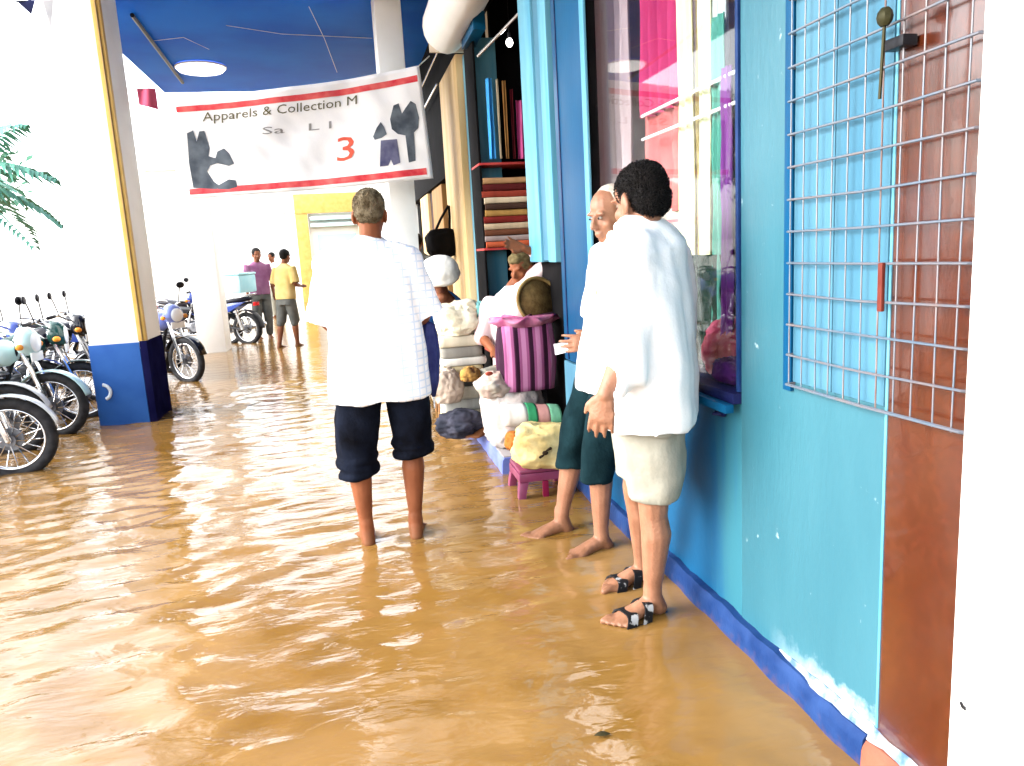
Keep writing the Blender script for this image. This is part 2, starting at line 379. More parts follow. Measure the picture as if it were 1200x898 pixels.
# flood water: one sheet to the horizon, with real ripples where the camera is near
FEET = ((-.01, 3.745), (.235, 3.745), (1.03, 2.57), (1.10, 2.86), (.95, 3.55), (1.05, 3.26))
def flood():
    xs = [-400, -120, -40, -20, -10, -6] + [-4.6 + .038*i for i in range(159)] + [1.5, 3, 8, 30, 120, 400]
    ys = [-60, -15, -4, -1] + [.9 + .0335*i for i in range(164)] + [6.42 + .06*i for i in range(50)] + [9.6, 10, 10.6, 11.5, 13, 15, 18, 22, 30, 45, 80, 200, 700]
    xs = sorted(xs); ys = sorted(ys)
    v = []; f = []; n = len(xs)
    for y in ys:
        for x in xs:
            z = 0
            if -4.6 < x < 1.4 and .9 < y < 9.4:
                a = .013*(.40 + .55*max(0, min(1, (1.0 - x)/2.2)))
                q = Vector((x*2.0 + y*.5, y*4.6 - x*1.1, 0))
                chop = math.exp(-((x + .25)**2/.16 + (y - 1.95)**2/.10))      # a choppy patch in the near water
                a *= 1 + .9*chop
                z = a*(1 - 2.2*abs(noise.noise(q))) + a*.6*noise.noise(Vector((x*6, y*11, 3)))
                for fx, fy in FEET:                                            # rings round each wading leg
                    d = math.hypot(x-fx, y-fy)
                    if d < .6: z += .0045*math.cos(d*42)*math.exp(-d*5.5)
            v.append((x, y, z - .002))
    for j in range(len(ys)-1):
        for i in range(n-1): f.append((j*n+i, j*n+i+1, (j+1)*n+i+1, (j+1)*n+i))
    me = bpy.data.meshes.new('flood_water'); me.from_pydata(v, [], f)
    struct(link('flood_water', me, WATER, smooth=True))
flood()
MUD = mat('wet_mud', (0.10, 0.06, 0.03), 0.8, (0.14, 0.09, 0.05), 3)
g = MB(); g.box(-450, 450, -70, 800, -.30, -.04); struct(g.build('ground', MUD))

def box_part(name, m, parent, x0, x1, y0, y1, z0, z1, bevel=.004):
    return MB().box(x0, x1, y0, y1, z0, z1).build(name, m, parent, bevel=bevel)

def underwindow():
    m = mat('deep_blue_underwindow', (0.006, 0.062, 0.145), 0.4, (0.009, 0.078, 0.175), 2, 0.1, 25)  # deeper blue, breaking into turquoise streaks towards the near end
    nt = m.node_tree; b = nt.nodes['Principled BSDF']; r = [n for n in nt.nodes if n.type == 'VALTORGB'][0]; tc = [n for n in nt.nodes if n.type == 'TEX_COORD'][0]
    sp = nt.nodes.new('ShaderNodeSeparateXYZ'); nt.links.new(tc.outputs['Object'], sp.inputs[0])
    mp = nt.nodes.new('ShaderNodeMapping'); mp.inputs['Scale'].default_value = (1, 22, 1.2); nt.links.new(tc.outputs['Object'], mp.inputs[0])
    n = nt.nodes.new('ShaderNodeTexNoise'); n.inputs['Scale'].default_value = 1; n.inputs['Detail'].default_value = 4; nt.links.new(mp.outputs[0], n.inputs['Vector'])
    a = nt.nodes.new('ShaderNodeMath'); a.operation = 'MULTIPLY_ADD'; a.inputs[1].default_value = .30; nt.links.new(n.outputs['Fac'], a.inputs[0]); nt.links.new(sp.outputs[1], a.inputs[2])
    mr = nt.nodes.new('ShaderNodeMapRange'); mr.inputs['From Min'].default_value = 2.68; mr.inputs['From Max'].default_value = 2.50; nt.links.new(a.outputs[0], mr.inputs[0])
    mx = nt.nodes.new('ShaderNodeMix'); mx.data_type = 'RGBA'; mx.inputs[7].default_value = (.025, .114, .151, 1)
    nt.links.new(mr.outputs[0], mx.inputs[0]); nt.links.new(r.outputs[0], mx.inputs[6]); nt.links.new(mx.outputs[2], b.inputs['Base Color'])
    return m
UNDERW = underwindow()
# --- near turquoise wall
wall = thing('shop_wall', 'turquoise painted wall with blue plinth between the barred window and the display window', 'wall', (1.4, 1.9, 0))
def P(o, root):                                  # parent while keeping world coordinates
    o.parent = root; o.matrix_parent_inverse = Matrix.Translation(root.location).inverted(); return o
def wp(name, m, root, *a, bevel=.004): return P(box_part(name, m, None, *a, bevel=bevel), root)
wp('wall_panel', TURQ, wall, WX, 1.55, 1.585, 2.30, 0, 4.6)
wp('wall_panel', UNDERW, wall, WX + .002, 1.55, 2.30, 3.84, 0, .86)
wp('wall_panel', TURQ, wall, WX + .002, 1.55, 2.30, 3.84, 3.3, 4.6)
wp('corner_bead', LIGHTBLUE, wall, WX - .004, WX + .006, 1.583, 1.592, .118, 4.6, bevel=.001)
# plinth: uneven plastered kerb at the foot of the wall
def plinth(y0, y1, x0, ztop, m, root, name='plinth', seed=0):
    mb = MB(); n = max(4, int((y1-y0)/.05)); rings = []
    for k in range(n+1):
        y = y0 + (y1-y0)*k/n
        d = .007*noise.noise(Vector((y*6, seed, 0))); e = .012*noise.noise(Vector((y*9, seed, 4)))
        rings.append([Vector(p) for p in ((WX+.03, y, -.04), (x0+d-.004, y, -.04), (x0+d, y, ztop*.6), (x0+d+.004, y, ztop-.014+e), (x0+d+.014, y, ztop+e), (WX+.03, y, ztop+.006+e))])
    mb.loft(rings); return P(mb.build(name, m, None), root)
plinth(1.6, 4.55, 1.232, .085, BLUE_BAND, wall)
WORN = mat('worn_white_plaster', (.34, .36, .36), .85, (.06, .12, .22), 18, .6, 30, sharp=(.42, .66))
mb = MB(); rings = []
for k in range(46):
    y = 1.20 + .85*k/45; h = .013*max(.1, 1 - max(0, y-1.75)/.35)*(1 + .8*noise.noise(Vector((y*14, 2, 1))))
    w = .016*max(.02, 1 - max(0, y-1.8)/.5)
    zb = .08
    rings.append([Vector(p) for p in ((WX+.02, y, zb), (WX-w-.008, y, zb), (WX-w-.002, y, zb+h*.7), (WX-.004, y, zb+.012+h*1.5), (WX+.02, y, zb+.012+h*1.5))])
mb.loft(rings); P(mb.build('worn_ledge', WORN, None), wall)
# --- stone strip, white end pillar
stone = thing('stone_panel', 'polished red brown stone strip between the turquoise wall and the white pillar', 'stone panel', (1.4, 1.4, 0))
wp('panel', STONE, stone, WX - .002, 1.55, .8, 1.583, .08, 4.6, bevel=.002)
plinth(.8, 1.596, 1.234, .085, mat('red_plinth', (.17, .05, .03), .5, (.24, .08, .05), 8, .3, 40), stone, seed=9)
pil = thing('white_pillar', 'plain white pillar closest to the camera at the right edge', 'pillar', (1.4, .75, 0))
wp('shaft', WHITE, pil, 1.128, 1.75, .3, 1.2, -.04, 4.8, bevel=.006)
mb = MB(); p = at(1131, 828, x=1.128); mb.tube([(1.131, p.y, p.z-.008), (1.122, p.y, p.z), (1.118, p.y, p.z+.010)], .0035, 6)
P(mb.build('nail', BLACKPL, None), pil)
# --- barred window
gr = thing('barred_window', 'closed light blue shutter behind a welded steel grille, partly over the stone strip', 'window grille', (1.25, 1.6, .98))
wp('shutter_board', BRIGHTBLUE, gr, WX - .007, WX + .01, 1.594, 1.80, .99, 4.0, bevel=.002)
wp('shutter_board', BRIGHTBLUE, gr, WX - .007, WX + .01, 1.804, 1.985, .99, 4.0, bevel=.002)
wp('frame', PANELBLUE, gr, WX - .012, WX + .01, 1.989, 2.03, .96, 4.0, bevel=.003)
BARP = mat('pale_bar_paint', (.075, .11, .15), .35, (.15, .11, .10), 9, .1, 50, sharp=(.4, .75), spec=.5)
BARR = mat('rusty_bar_paint', (.13, .07, .06), .45, (.20, .16, .15), 14, .2, 60)
z = .985; k = 0
while z < 2.75:
    sag = .004*random.uniform(-1, 1)
    mb = MB(); mb.tube([(WX, 1.985, z), (1.240, 1.982, z), (1.238, 1.66, z+sag), (1.238, 1.325, z+.003), (WX-.004, 1.31, z)], .0033 if k else .0045, 6)
    P(mb.build('horizontal_bar', BARP, None), gr); z += .0885; k += 1
for k in range(11):
    y = 1.352 + .0622*k; j = random.uniform(-.004, .004)
    mb = MB(); mb.tube([(1.244, y+j, .98), (1.244, y-j*.5, 1.8), (1.244, y, 2.78)], .0023, 6)
    P(mb.build('vertical_bar', BARR if k in (4,) else BARP, None), gr)
a = at(1033, 308, x=1.23); mb = MB(); mb.box(1.226, 1.236, a.y-.008, a.y+.008, a.z-.115, a.z)
P(mb.build('latch_handle', mat('rust_red_metal', (.10, .016, .010), .5, (.14, .03, .02), 20), None, bevel=.003), gr)
a = at(1037, 20, x=1.205); mb = MB(); mb.ell(a, (.016, .02, .022), nu=8, nv=6); mb.tube([a, a + Vector((0, .01, -.17))], .004, 6)
P(mb.build('hook', mat('dark_brass', (.03, .028, .012), .5, metal=.3), None), gr)
a = at(1052, 51, x=1.24); mb = MB(); mb.box(1.225, 1.262, a.y-.035, a.y+.03, a.z-.012, a.z+.012)
P(mb.build('bolt', BLACKPL, None, bevel=.003), gr)

# --- display window with cloth
dw = thing('display_window', 'glazed display window full of hanging cloth behind the two talking men', 'shop window', (1.4, 3.05, .86))
WINB = mat('window_interior_paint', (.22, .16, .165), .8, (.28, .21, .21), 3)
wp('back_panel', WINB, dw, 1.72, 1.75, 2.33, 3.84, .86, 3.3)
wp('side_panel', WINB, dw, 1.30, 1.72, 3.80, 3.835, .9, 3.3)
wp('side_panel', DARKBLUE, dw, 1.30, 1.72, 2.332, 2.36, .9, 3.3)
wp('floor_panel', DARKBLUE, dw, 1.24, 1.72, 2.30, 3.84, .862, .90)
wp('top_panel', WINB, dw, 1.30, 1.72, 2.36, 3.8, 3.26, 3.298)
wp('frame', BLUE_BAND, dw, 1.262, 1.298, 2.303, 2.322, .902, 3.3)
wp('frame', BLACK, dw, 1.258, 1.30, 3.76, 3.835, .902, 3.3)
wp('pane', GLASS, dw, 1.292, 1.297, 2.324, 3.758, .902, 3.298, bevel=0)
wp('sill', PANELBLUE, dw, 1.205, 1.238, 2.29, 3.85, .835, .865)
mb = MB(); p = at(845, 484, x=1.262); mb.ell(p, (.012, .035, .014), nu=10, nv=6); mb.tube([p+Vector((-.01,-.02,0)), p+Vector((-.03,0,0)), p+Vector((-.01,.02,0))], .006, 6)
P(mb.build('latch', DARKBLUE, None), dw)

def drape(name, label, m, x, y0, y1, z0, z1, pleats, depth=.025, seed=0, flare=0.0, cat='cloth', group='cloths hung in the display window'):
    """a hanging cloth with real pleats and thickness, over a rail"""
    n = pleats*8; rows = 10; front = []; back = []
    for r in range(rows+1):
        t = r/rows; z = z1 + (z0-z1)*t; fr = []; bk = []
        for i in range(n+1):
            u = i/n; w = (y1-y0)*(1 + flare*t)
            y = (y0+y1)/2 + (u-.5)*w + .006*noise.noise(Vector((u*4, t*3, seed)))
            dx = depth*(.5+.5*t)*sin(u*pleats*2*pi + 1.2*noise.noise(Vector((u*3, t*1.5, seed+4)))) + .012*noise.noise(Vector((u*6, t*5, seed)))
            zz = z + (.012*noise.noise(Vector((u*5, seed, 9))) if r == rows else 0)
            fr.append(Vector((x+dx, y, zz))); bk.append(Vector((x+dx+.006, y, zz)))
        front.append(fr); back.append(bk)
    mb = MB(); rings = [front[r] + back[r][::-1] for r in range(rows+1)]
    mb.loft(rings, cap=False)
    for rr in (rings[0], rings[-1]):
        b = len(mb.v); mb.v.extend(rr); q = len(rr)
        for i in range(n): mb.f.append([b+i, b+i+1, b+q-2-i, b+q-1-i])
    o = mb.build(name, m, None, smooth=True)
    return tag(o, label, cat, group)
def cl(name, c, c2=None): return mat(name, c, .8, c2 or tuple(k*.75 for k in c), 12, .25, 60, stretch=(1, 1, .15))
def wy(px, x=1.4, py=250): return at(px, py, x=x).y
X0 = 1.40
drape('hanging_cloth', 'greyish pink cloth hanging at the far end of the display window', cl('dusty_pink_cloth', (.46, .35, .37)), 1.42, wy(741, 1.42), wy(705, 1.42), .98, 3.2, 5, seed=1)
drape('hanging_cloth', 'bright magenta cloth hanging high in the display window', cl('magenta_cloth', (.34, .018, .085), (.40, .03, .11)), X0, wy(802), wy(756), 1.98, 2.9, 4, seed=2)
drape('hanging_cloth', 'coral red cloth hanging below the magenta cloth', cl('coral_cloth', (.44, .075, .08), (.50, .15, .14)), X0+.03, wy(802), wy(752), 1.55, 2.0, 3, seed=3)
drape('hanging_cloth', 'pale pink striped cloth hanging behind the dark haired man', stripes('pink_stripe_cloth', [(0, (.70, .55, .52)), (.5, (.62, .25, .28)), (.62, (.74, .66, .58))], 2, 9), X0+.02, wy(812), wy(742), 1.0, 1.56, 4, seed=4)
drape('hanging_cloth', 'cream cloth hanging next to the magenta cloth', cl('cream_cloth', (.72, .66, .38), (.74, .72, .52)), X0-.02, wy(818), wy(803), 1.15, 3.2, 2, seed=5, depth=.015)
drape('hanging_cloth', 'brown and olive cloth hanging between two cream cloths', cl('olive_brown_cloth', (.30, .23, .10)), X0, wy(826), wy(819), 1.0, 3.2, 1, seed=6, depth=.015)
drape('hanging_cloth', 'pale yellow cloth hanging beside the teal cloth', cl('pale_yellow_cloth', (.70, .68, .40), (.66, .70, .52)), X0-.02, wy(838), wy(827), 1.25, 3.2, 2, seed=7, depth=.012)
drape('hanging_cloth', 'teal green cloth hanging near the right end of the display window', cl('teal_cloth', (.04, .20, .15), (.09, .27, .22)), X0-.03, wy(849, 1.37), wy(836, 1.37), 1.1, 2.2, 2, seed=8, depth=.014)
drape('hanging_cloth', 'pale grey cloth hanging above the teal cloth', cl('pale_grey_cloth', (.60, .66, .66)), X0, wy(851), wy(839), 2.0, 3.2, 2, seed=9, depth=.012)
drape('hanging_cloth', 'purple cloth hanging at the right end of the display window', cl('purple_cloth', (.09, .012, .13), (.15, .03, .19)), 1.34, wy(857, 1.34), wy(847, 1.34), .96, 2.0, 2, seed=10, depth=.012)
drape('hanging_cloth', 'dark bottle green cloth hanging low behind the crimson heap', cl('bottle_green_cloth', (.006, .018, .012)), 1.36, wy(846, 1.36), wy(808, 1.36), .92, 1.36, 3, seed=11, depth=.014)
for py, lab in ((97, 'upper steel rail across the hanging cloths'), (131, 'lower steel rail across the hanging cloths')):
    q = at(835, py, x=1.345); mb = MB(); mb.tube([(1.345, 2.36, q.z), (1.345, 3.3, q.z)], .007, 8)
    tag(mb.build('rail', mat('white_enamel', (.8, .8, .8), .3), None), lab, 'rail')
def heap(name, label, m, c, r, seed, cat='cloth bundle', group=None, amp=.25, bend=None):
    mb = MB(); mb.ell((0, 0, 0), (1, 1, 1), nu=56, nv=36)
    for i, v in enumerate(mb.v):
        q = v*1.6 + Vector((seed*3.1, seed, 0)); d = 1 + amp*noise.noise(q) + amp*.5*(1-abs(noise.noise(q*2.4))*2) + amp*.14*(.5-abs(noise.noise(V(q.x*3.5, q.y*3.5, q.z*8))))
        v = Vector((v.x*r[0]*d, v.y*r[1]*d, v.z*r[2]*d))
        if v.z < -r[2]*.8: v.z = -r[2]*.8
        mb.v[i] = v
    o = mb.build(name, m, None, smooth=True, loc=c)
    return tag(o, label, cat, group) if label else o
heap('cloth_heap', 'crumpled crimson cloth heaped on the display window floor', cl('crimson_cloth', (.16, .008, .025), (.30, .05, .09)), (1.40, 2.58, 1.0), (.10, .14, .11), 3, 'cloth')
heap('cloth_heap', 'dark purple cloth heaped in front of the crimson cloth', cl('deep_purple_cloth', (.03, .006, .06), (.06, .012, .09)), (1.33, 2.47, .945), (.05, .10, .05), 5, 'cloth')

# --- deep blue folded door beside the display window
def ey(px, x, py=190): return at(px, py, x=x).y
dp = thing('folded_door', 'deep blue folded door leaf between the display window and the open shop', 'door', (1.3, 4.2, .1))
d0, d1, d2 = ey(690, 1.235), ey(685, 1.235), ey(652, 1.235)
wp('gap_panel', BLACK, dp, 1.36, 1.5, 3.845, 4.62, 0, 4.6)
wp('leaf', PANELBLUE, dp, 1.235, 1.252, d1+.003, d2, .76, 4.6, bevel=.01)
wp('lower_leaf', BRIGHTBLUE, dp, 1.228, 1.252, d1+.003, d2, .1, .755, bevel=.01)
wp('edge_strip', LIGHTBLUE, dp, 1.232, 1.246, d0, d1, .76, 4.6, bevel=.004)
wp('edge_strip', BRIGHTBLUE, dp, 1.230, 1.246, d0, d1, .1, .755, bevel=.004)
wp('groove', DARKBLUE, dp, 1.231, 1.236, d2-.10, d2-.085, .77, 4.6, bevel=.001)

# --- open cloth shop
shop = thing('cloth_shop', 'open shop front with light blue jambs, dark interior and fabric shelves', 'shop', (1.4, 5.9, 0))
j0, j1, j2, j3 = ey(647, 1.25), ey(638, 1.25), ey(629, 1.25), ey(615, 1.25)
wp('jamb', LIGHTBLUE, shop, 1.245, 1.45, j0, j1, 1.33, 4.6, bevel=.012)
wp('jamb', BRIGHTBLUE, shop, 1.265, 1.45, j1+.002, j2-.002, 1.34, 4.6, bevel=.006)
wp('jamb', LIGHTBLUE, shop, 1.25, 1.45, j2, j3, 1.33, 4.6, bevel=.012)
wp('far_jamb', LIGHTBLUE, shop, 1.255, 1.45, 6.86, 7.5, .1, 3.25, bevel=.01)
wp('back_wall', BLACK, shop, 3.2, 3.3, 4.5, 7.6, 0, 4.6)  # room surfaces coloured black to carry the darkness of the interior
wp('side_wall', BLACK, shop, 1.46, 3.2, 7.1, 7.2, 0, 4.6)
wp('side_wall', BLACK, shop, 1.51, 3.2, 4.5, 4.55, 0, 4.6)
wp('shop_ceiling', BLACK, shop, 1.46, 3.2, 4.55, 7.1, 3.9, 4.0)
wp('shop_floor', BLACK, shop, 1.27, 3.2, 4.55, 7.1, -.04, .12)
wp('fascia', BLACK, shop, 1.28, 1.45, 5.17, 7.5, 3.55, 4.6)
wp('shade_panel', BLACK, shop, 1.33, 1.38, 4.57, 5.17, .12, 1.325)  # black panel put where shadow falls behind the bags
step = struct(plinth(4.62, 6.6, .87, .105, mat('pale_blue_step_paint', (.08, .11, .32), .5, (.13, .16, .38), 7, .2, 30), shop, 'step', 4)); del step['kind']
wp('step_top', mat('step_screed', (.22, .2, .2), .8), shop, .885, 1.27, 4.64, 6.58, .06, .112, bevel=.004)
a, b = at(560, 66, y=6.4), at(610, 14, y=5.9)
mb = MB(); mb.tube([a, b], .012, 8); tag(mb.build('curtain_rod', STEEL, None), 'steel rod slanting across the dark top of the cloth shop', 'rod')
bulb = thing('light_bulb', 'small lit white bulb in the dark top of the cloth shop', 'bulb', at(597, 50, y=6.3))
mb = MB(); mb.ell((0, 0, 0), (.028, .028, .034), nu=12, nv=8); mb.build('globe', mat('lit_bulb', (.9, .9, .85), .3, emit=(1, .97, .9, 3)), bulb, smooth=True)
mb = MB(); mb.tube([(0, 0, .03), (0, 0, .075)], .014, 8); mb.tube([(0, 0, .07), (0, 0, .45)], .003, 6); mb.build('holder', BLACKPL, bulb)
# shelf unit faces the camera at the far side of the opening
SY = 6.62
sh = thing('shelf_unit', 'dark shelf holding folded fabric inside the cloth shop', 'shelf', (1.5, 6.8, .12))
def xz(px, py, y=SY): return at(px, py, y=y)
xl, xr = xz(566, 240).x, xz(625, 240).x
wp('side_board', BLACK, sh, xl-.01, xl+.01, SY+.02, 7.08, .12, 3.2)
wp('back_board', BLACK, sh, xl, xr+.3, 7.04, 7.09, .12, 3.2)
zs = [xz(590, py).z for py in (190, 290, 410)]
for z_ in zs: wp('shelf', mat('red_shelf_edge', (.36, .03, .03), .5, (.42, .06, .05), 9), sh, xl-.012, xr+.3, SY+.01, 7.03, z_-.02, z_)
cols = [('rust red', (.30, .045, .025)), ('cream', (.62, .50, .34)), ('brown', (.14, .05, .025)), ('tan', (.46, .26, .12)), ('dark red', (.20, .02, .015)),
        ('grey brown', (.36, .28, .26)), ('maroon', (.10, .012, .012)), ('ochre', (.45, .25, .07)), ('orange red', (.50, .10, .04)), ('dark brown', (.06, .03, .02)), ('buff', (.58, .44, .28))]
ztop = zs[1]; order = [8, 5, 2, 10, 4, 7, 9, 1, 0, 6, 3]
zz = zs[1] + .002; hts = (zs[0] - .12 - zs[1])/len(order)
for i, ci in enumerate(order):
    nm, c = cols[ci]; h = hts*random.uniform(.85, 1.12); dx = random.uniform(-.012, .012); fy = SY + random.uniform(-.012, .01)
    mb = MB(); rings = []
    for k in range(9):                       # folded cloth: a rounded front fold, soft layers
        t = pi*k/8 - pi/2
        rings.append([Vector((xl+.01+dx + (xr+.2-xl)*q, fy + .012 - .012*cos(t) + .006*noise.noise(Vector((q*3, i, k*.2))), zz + h/2 + (h/2-.0015)*sin(t) + .003*noise.noise(Vector((q*4, i*2, 1))))) for q in [w/10 for w in range(11)]] +
                     [Vector((xl+.01+dx + (xr+.2-xl)*q, 6.98, zz + h/2 + (h/2-.0015)*sin(t))) for q in [w/10 for w in range(10, -1, -1)]])
    mb.loft(rings)
    pos = ['bottom', 'second from the bottom', 'third from the bottom', 'fourth from the bottom', 'fifth from the bottom', 'sixth from the bottom', 'seventh from the bottom', 'fourth from the top', 'third from the top', 'second from the top', 'top'][i]
    tag(mb.build('folded_cloth', cl(nm.replace(' ', '_') + '_folded_cloth', c), None), f'{nm} folded cloth, {pos} of the stack on the shop shelf', 'folded cloth', 'folded cloths stacked on the shop shelf')
    zz += h + .001
def sheet(label, m, px0, px1, py0, py1, seed):       # cloths hung on the rod above the stack
    a, b = xz(px0, py0, SY-.02), xz(px1, py1, SY-.02)
    n, rows = 12, 8; fr = []; 
    for r in range(rows+1):
        t = r/rows; row = []
        for i in range(n+1):
            u = i/n; row.append(Vector((a.x+(b.x-a.x)*u, SY-.02 + .018*sin(u*9+seed+t) + .008*noise.noise(Vector((u*4, t*4, seed))), a.z+(b.z-a.z)*t)))
        fr.append(row + [p + Vector((0, .006, 0)) for p in row[::-1]])
    tag(MB().loft(fr).build('hanging_cloth', m, None, smooth=True), label, 'cloth', 'cloths hung inside the cloth shop')
sheet('bright blue cloth hanging in the open shop above the folded stack', cl('sky_blue_cloth', (.05, .32, .70)), 569, 581, 92, 186, 1)
sheet('pale cream cloth hanging beside the blue cloth in the open shop', cl('straw_cloth', (.62, .52, .36)), 581, 588, 93, 186, 2)
sheet('brown orange cloth hanging in the middle of the open shop', cl('orange_brown_cloth', (.36, .17, .05)), 588, 597, 95, 186, 3)
sheet('dark red cloth hanging in the open shop', cl('wine_cloth', (.10, .006, .012)), 597, 605, 105, 186, 4)
sheet('pink cloth hanging next to the near jamb of the open shop', cl('hot_pink_cloth', (.60, .10, .30)), 604, 617, 118, 186, 5)

# --- rolled shutter housing over the shop
sb = thing('shutter_housing', 'white rolled shutter housing with a blue end bracket above the cloth shop', 'shutter housing', (1.1, 6, 3.3))
mb = MB(); rings = []
for y in (4.2, 5.0, 6.0, 7.0, 7.30):
    rings.append([Vector((1.09 + .19*cos(t)*(1.12 if abs(cos(t)) > .7 else 1), y, 3.46 + .24*sin(t))) for t in [2*pi*k/20 for k in range(20)]])
mb.loft(rings); P(mb.build('drum_cover', WHITE, None), sb)
wp('end_plate', mat('cream_metal', (.66, .56, .44), .5), sb, .93, 1.262, 7.302, 7.34, 3.24, 3.6)
wp('bracket', PANELBLUE, sb, 1.16, 1.262, 6.3, 6.9, 3.16, 3.30)
# --- farther shop fronts along the same wall
far = thing('far_shop_front', 'farther shop fronts with cream, tan and dark door posts', 'shop front', (1.4, 12, 0))
wp('cream_post', CREAM, far, 1.19, 1.5, 7.52, 8.75, -.04, 3.28, bevel=.02)
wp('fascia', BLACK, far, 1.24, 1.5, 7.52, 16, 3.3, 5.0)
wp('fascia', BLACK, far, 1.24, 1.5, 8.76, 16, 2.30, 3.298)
wp('dark_recess', MAROON, far, 1.45, 1.55, 8.75, 16, -.04, 2.29)
for nm, m, px0, px1, x in (('tan_post', TAN, 519, 507, 1.27), ('dark_post', MAROON, 507, 502, 1.29), ('cream_post', CREAM, 502, 493, 1.25), ('black_door', BLACK, 492, 482, 1.33), ('white_post', WHITE, 482, 473, 1.22), ('grey_post', GREY, 473, 464, 1.27), ('white_post', WHITE, 464, 452, 1.2)):
    y0, y1 = at(px0, 245, x=x).y, at(px1, 245, x=x).y
    wp(nm, m, far, x, 1.5, min(y0, y1)+.02, max(y0, y1)-.02, -.04, 2.29 if nm != 'white_post' else 3.3, bevel=.01)
for py in (85, 118):
    q = at(505, py, x=1.2); mb = MB(); mb.tube([(1.17, q.y-.9, q.z), (1.17, q.y+.9, q.z)], .012, 6); P(mb.build('wall_rail', STEEL, None), far)
w2 = thing('upper_wall', 'plain upper wall of the shop building above the shop fronts', 'wall', (1.8, 8, 4.6))
wp('masonry', WHITE, w2, 1.30, 3.4, .8, 24, 4.61, 6.6)

# --- arcade pillars and roof
lp = thing('arcade_pillar', 'white pillar with blue painted base and yellow corner strip beside the motorbikes', 'pillar', (-2.13, 8, 0), group='white pillars of the arcade')
wp('shaft', WHITE, lp, -2.37, -1.88, 7.6, 8.20, .70, 5.2, bevel=.008)
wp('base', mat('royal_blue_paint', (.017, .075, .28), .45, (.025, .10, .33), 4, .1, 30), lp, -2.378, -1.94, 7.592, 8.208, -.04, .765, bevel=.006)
wp('base_side', mat('matt_navy', (.004, .004, .026), .95, (.008, .008, .04), 6, spec=0), lp, -1.938, -1.872, 7.59, 8.21, -.04, .775, bevel=.006)  # side face coloured darker than the front of the base
wp('corner_strip', YELLOW, lp, -1.945, -1.876, 7.594, 7.66, .776, 5.2, bevel=.003)
mb = MB(); mb.tube([(-1.905, 7.588, .78), (-1.905, 7.588, 5.2)], .008, 8); P(mb.build('conduit', mat('brown_conduit', (.20, .13, .05), .5), None), lp)
mb = MB(); q = at(120, 460, y=7.585); mb.torus(q, .07, .016, Matrix.Rotation(pi/2, 3, 'X'), 20, 8, -1.2, 1.4); P(mb.build('pipe_elbow', mat('pale_grey_pipe', (.55, .60, .64), .4), None), lp)
rp = thing('arcade_pillar', 'slim white pillar behind the top right end of the banner', 'pillar', (.62, 7.9, 0), group='white pillars of the arcade')
wp('shaft', WHITE, rp, .485, .735, 7.7, 8.2, -.04, 3.94, bevel=.008)
p2 = thing('arcade_pillar', 'farther white pillar standing between the two groups of motorbikes', 'pillar', (-2.2, 14, 0), group='white pillars of the arcade')
wp('shaft', WHITE, p2, -2.52, -2.08, 13.4, 14.0, -.04, 4.9, bevel=.01)
roof = thing('arcade_roof', 'blue painted ceiling over the flooded walkway', 'roof', (-.6, 10, 3.95))
wp('ceiling', CEIL, roof, -2.35, 1.235, 7.62, 12.4, 3.96, 4.2)
wp('near_ceiling', CEIL, roof, -2.35, 1.235, -3.0, 7.355, 3.96, 4.2)
wp('beam', WHITE, roof, -1.87, 1.235, 7.36, 7.615, 3.80, 4.6, bevel=.01)
mb = MB(); q0, q1 = at(155, 18, z=3.93), at(214, 97, z=3.93); mb.tube([q0, q1], .022, 8); P(mb.build('conduit', BLACKPL, None), roof)
WIRE = mat('white_wire', (.85, .86, .88), .3)
for pts in (((180, 48), (215, 44), (245, 58)), ((265, 30), (330, 40), (436, 45)), ((362, 8), (380, 45), (395, 85))):
    mb = MB(); mb.tube([at(px, py, z=3.955) for px, py in pts], .003, 6); P(mb.build('wire', WIRE, None), roof)
lamp = thing('ceiling_light', 'round white light fixed to the blue ceiling', 'ceiling light', at(235, 78, z=3.955))
mb = MB(); mb.loft([[Vector((r*cos(t), r*sin(t), z)) for t in [2*pi*k/24 for k in range(24)]] for r, z in ((.30, 0), (.30, -.03), (.27, -.06), (.16, -.085), (.04, -.095))]); mb.build('diffuser', mat('lit_diffuser', (.9, .9, .9), .4, emit=(1, 1, 1, .35)), lamp)
mb = MB(); mb.torus((0, 0, -.012), .305, .012); mb.build('rim', WHITE, lamp)
fl = thing('red_pennant', 'small pinkish red cloth hanging beside the pillar under the ceiling', 'pennant', at(170, 118, y=8.6))
a, b = at(160, 104, y=8.6), at(184, 122, y=8.6)
mb = MB(); mb.loft([[Vector((a.x+(b.x-a.x)*u, 8.6+.02*sin(u*7+s), a.z+(b.z-a.z)*s - .05*u*s)) - fl.location for u in [i/8 for i in range(9)]] + [Vector((a.x+(b.x-a.x)*u, 8.61+.02*sin(u*7+s), a.z+(b.z-a.z)*s - .05*u*s)) - fl.location for u in [i/8 for i in range(8, -1, -1)]] for s in (0, .25, .5, .75, 1)])
mb.build('cloth', cl('rose_cloth', (.60, .10, .18)), fl)

# ================================================================== PEOPLE
def fwd(yaw): a = radians(yaw); return V(-sin(a), cos(a), 0)
def rgt(yaw): a = radians(yaw); return V(cos(a), sin(a), 0)

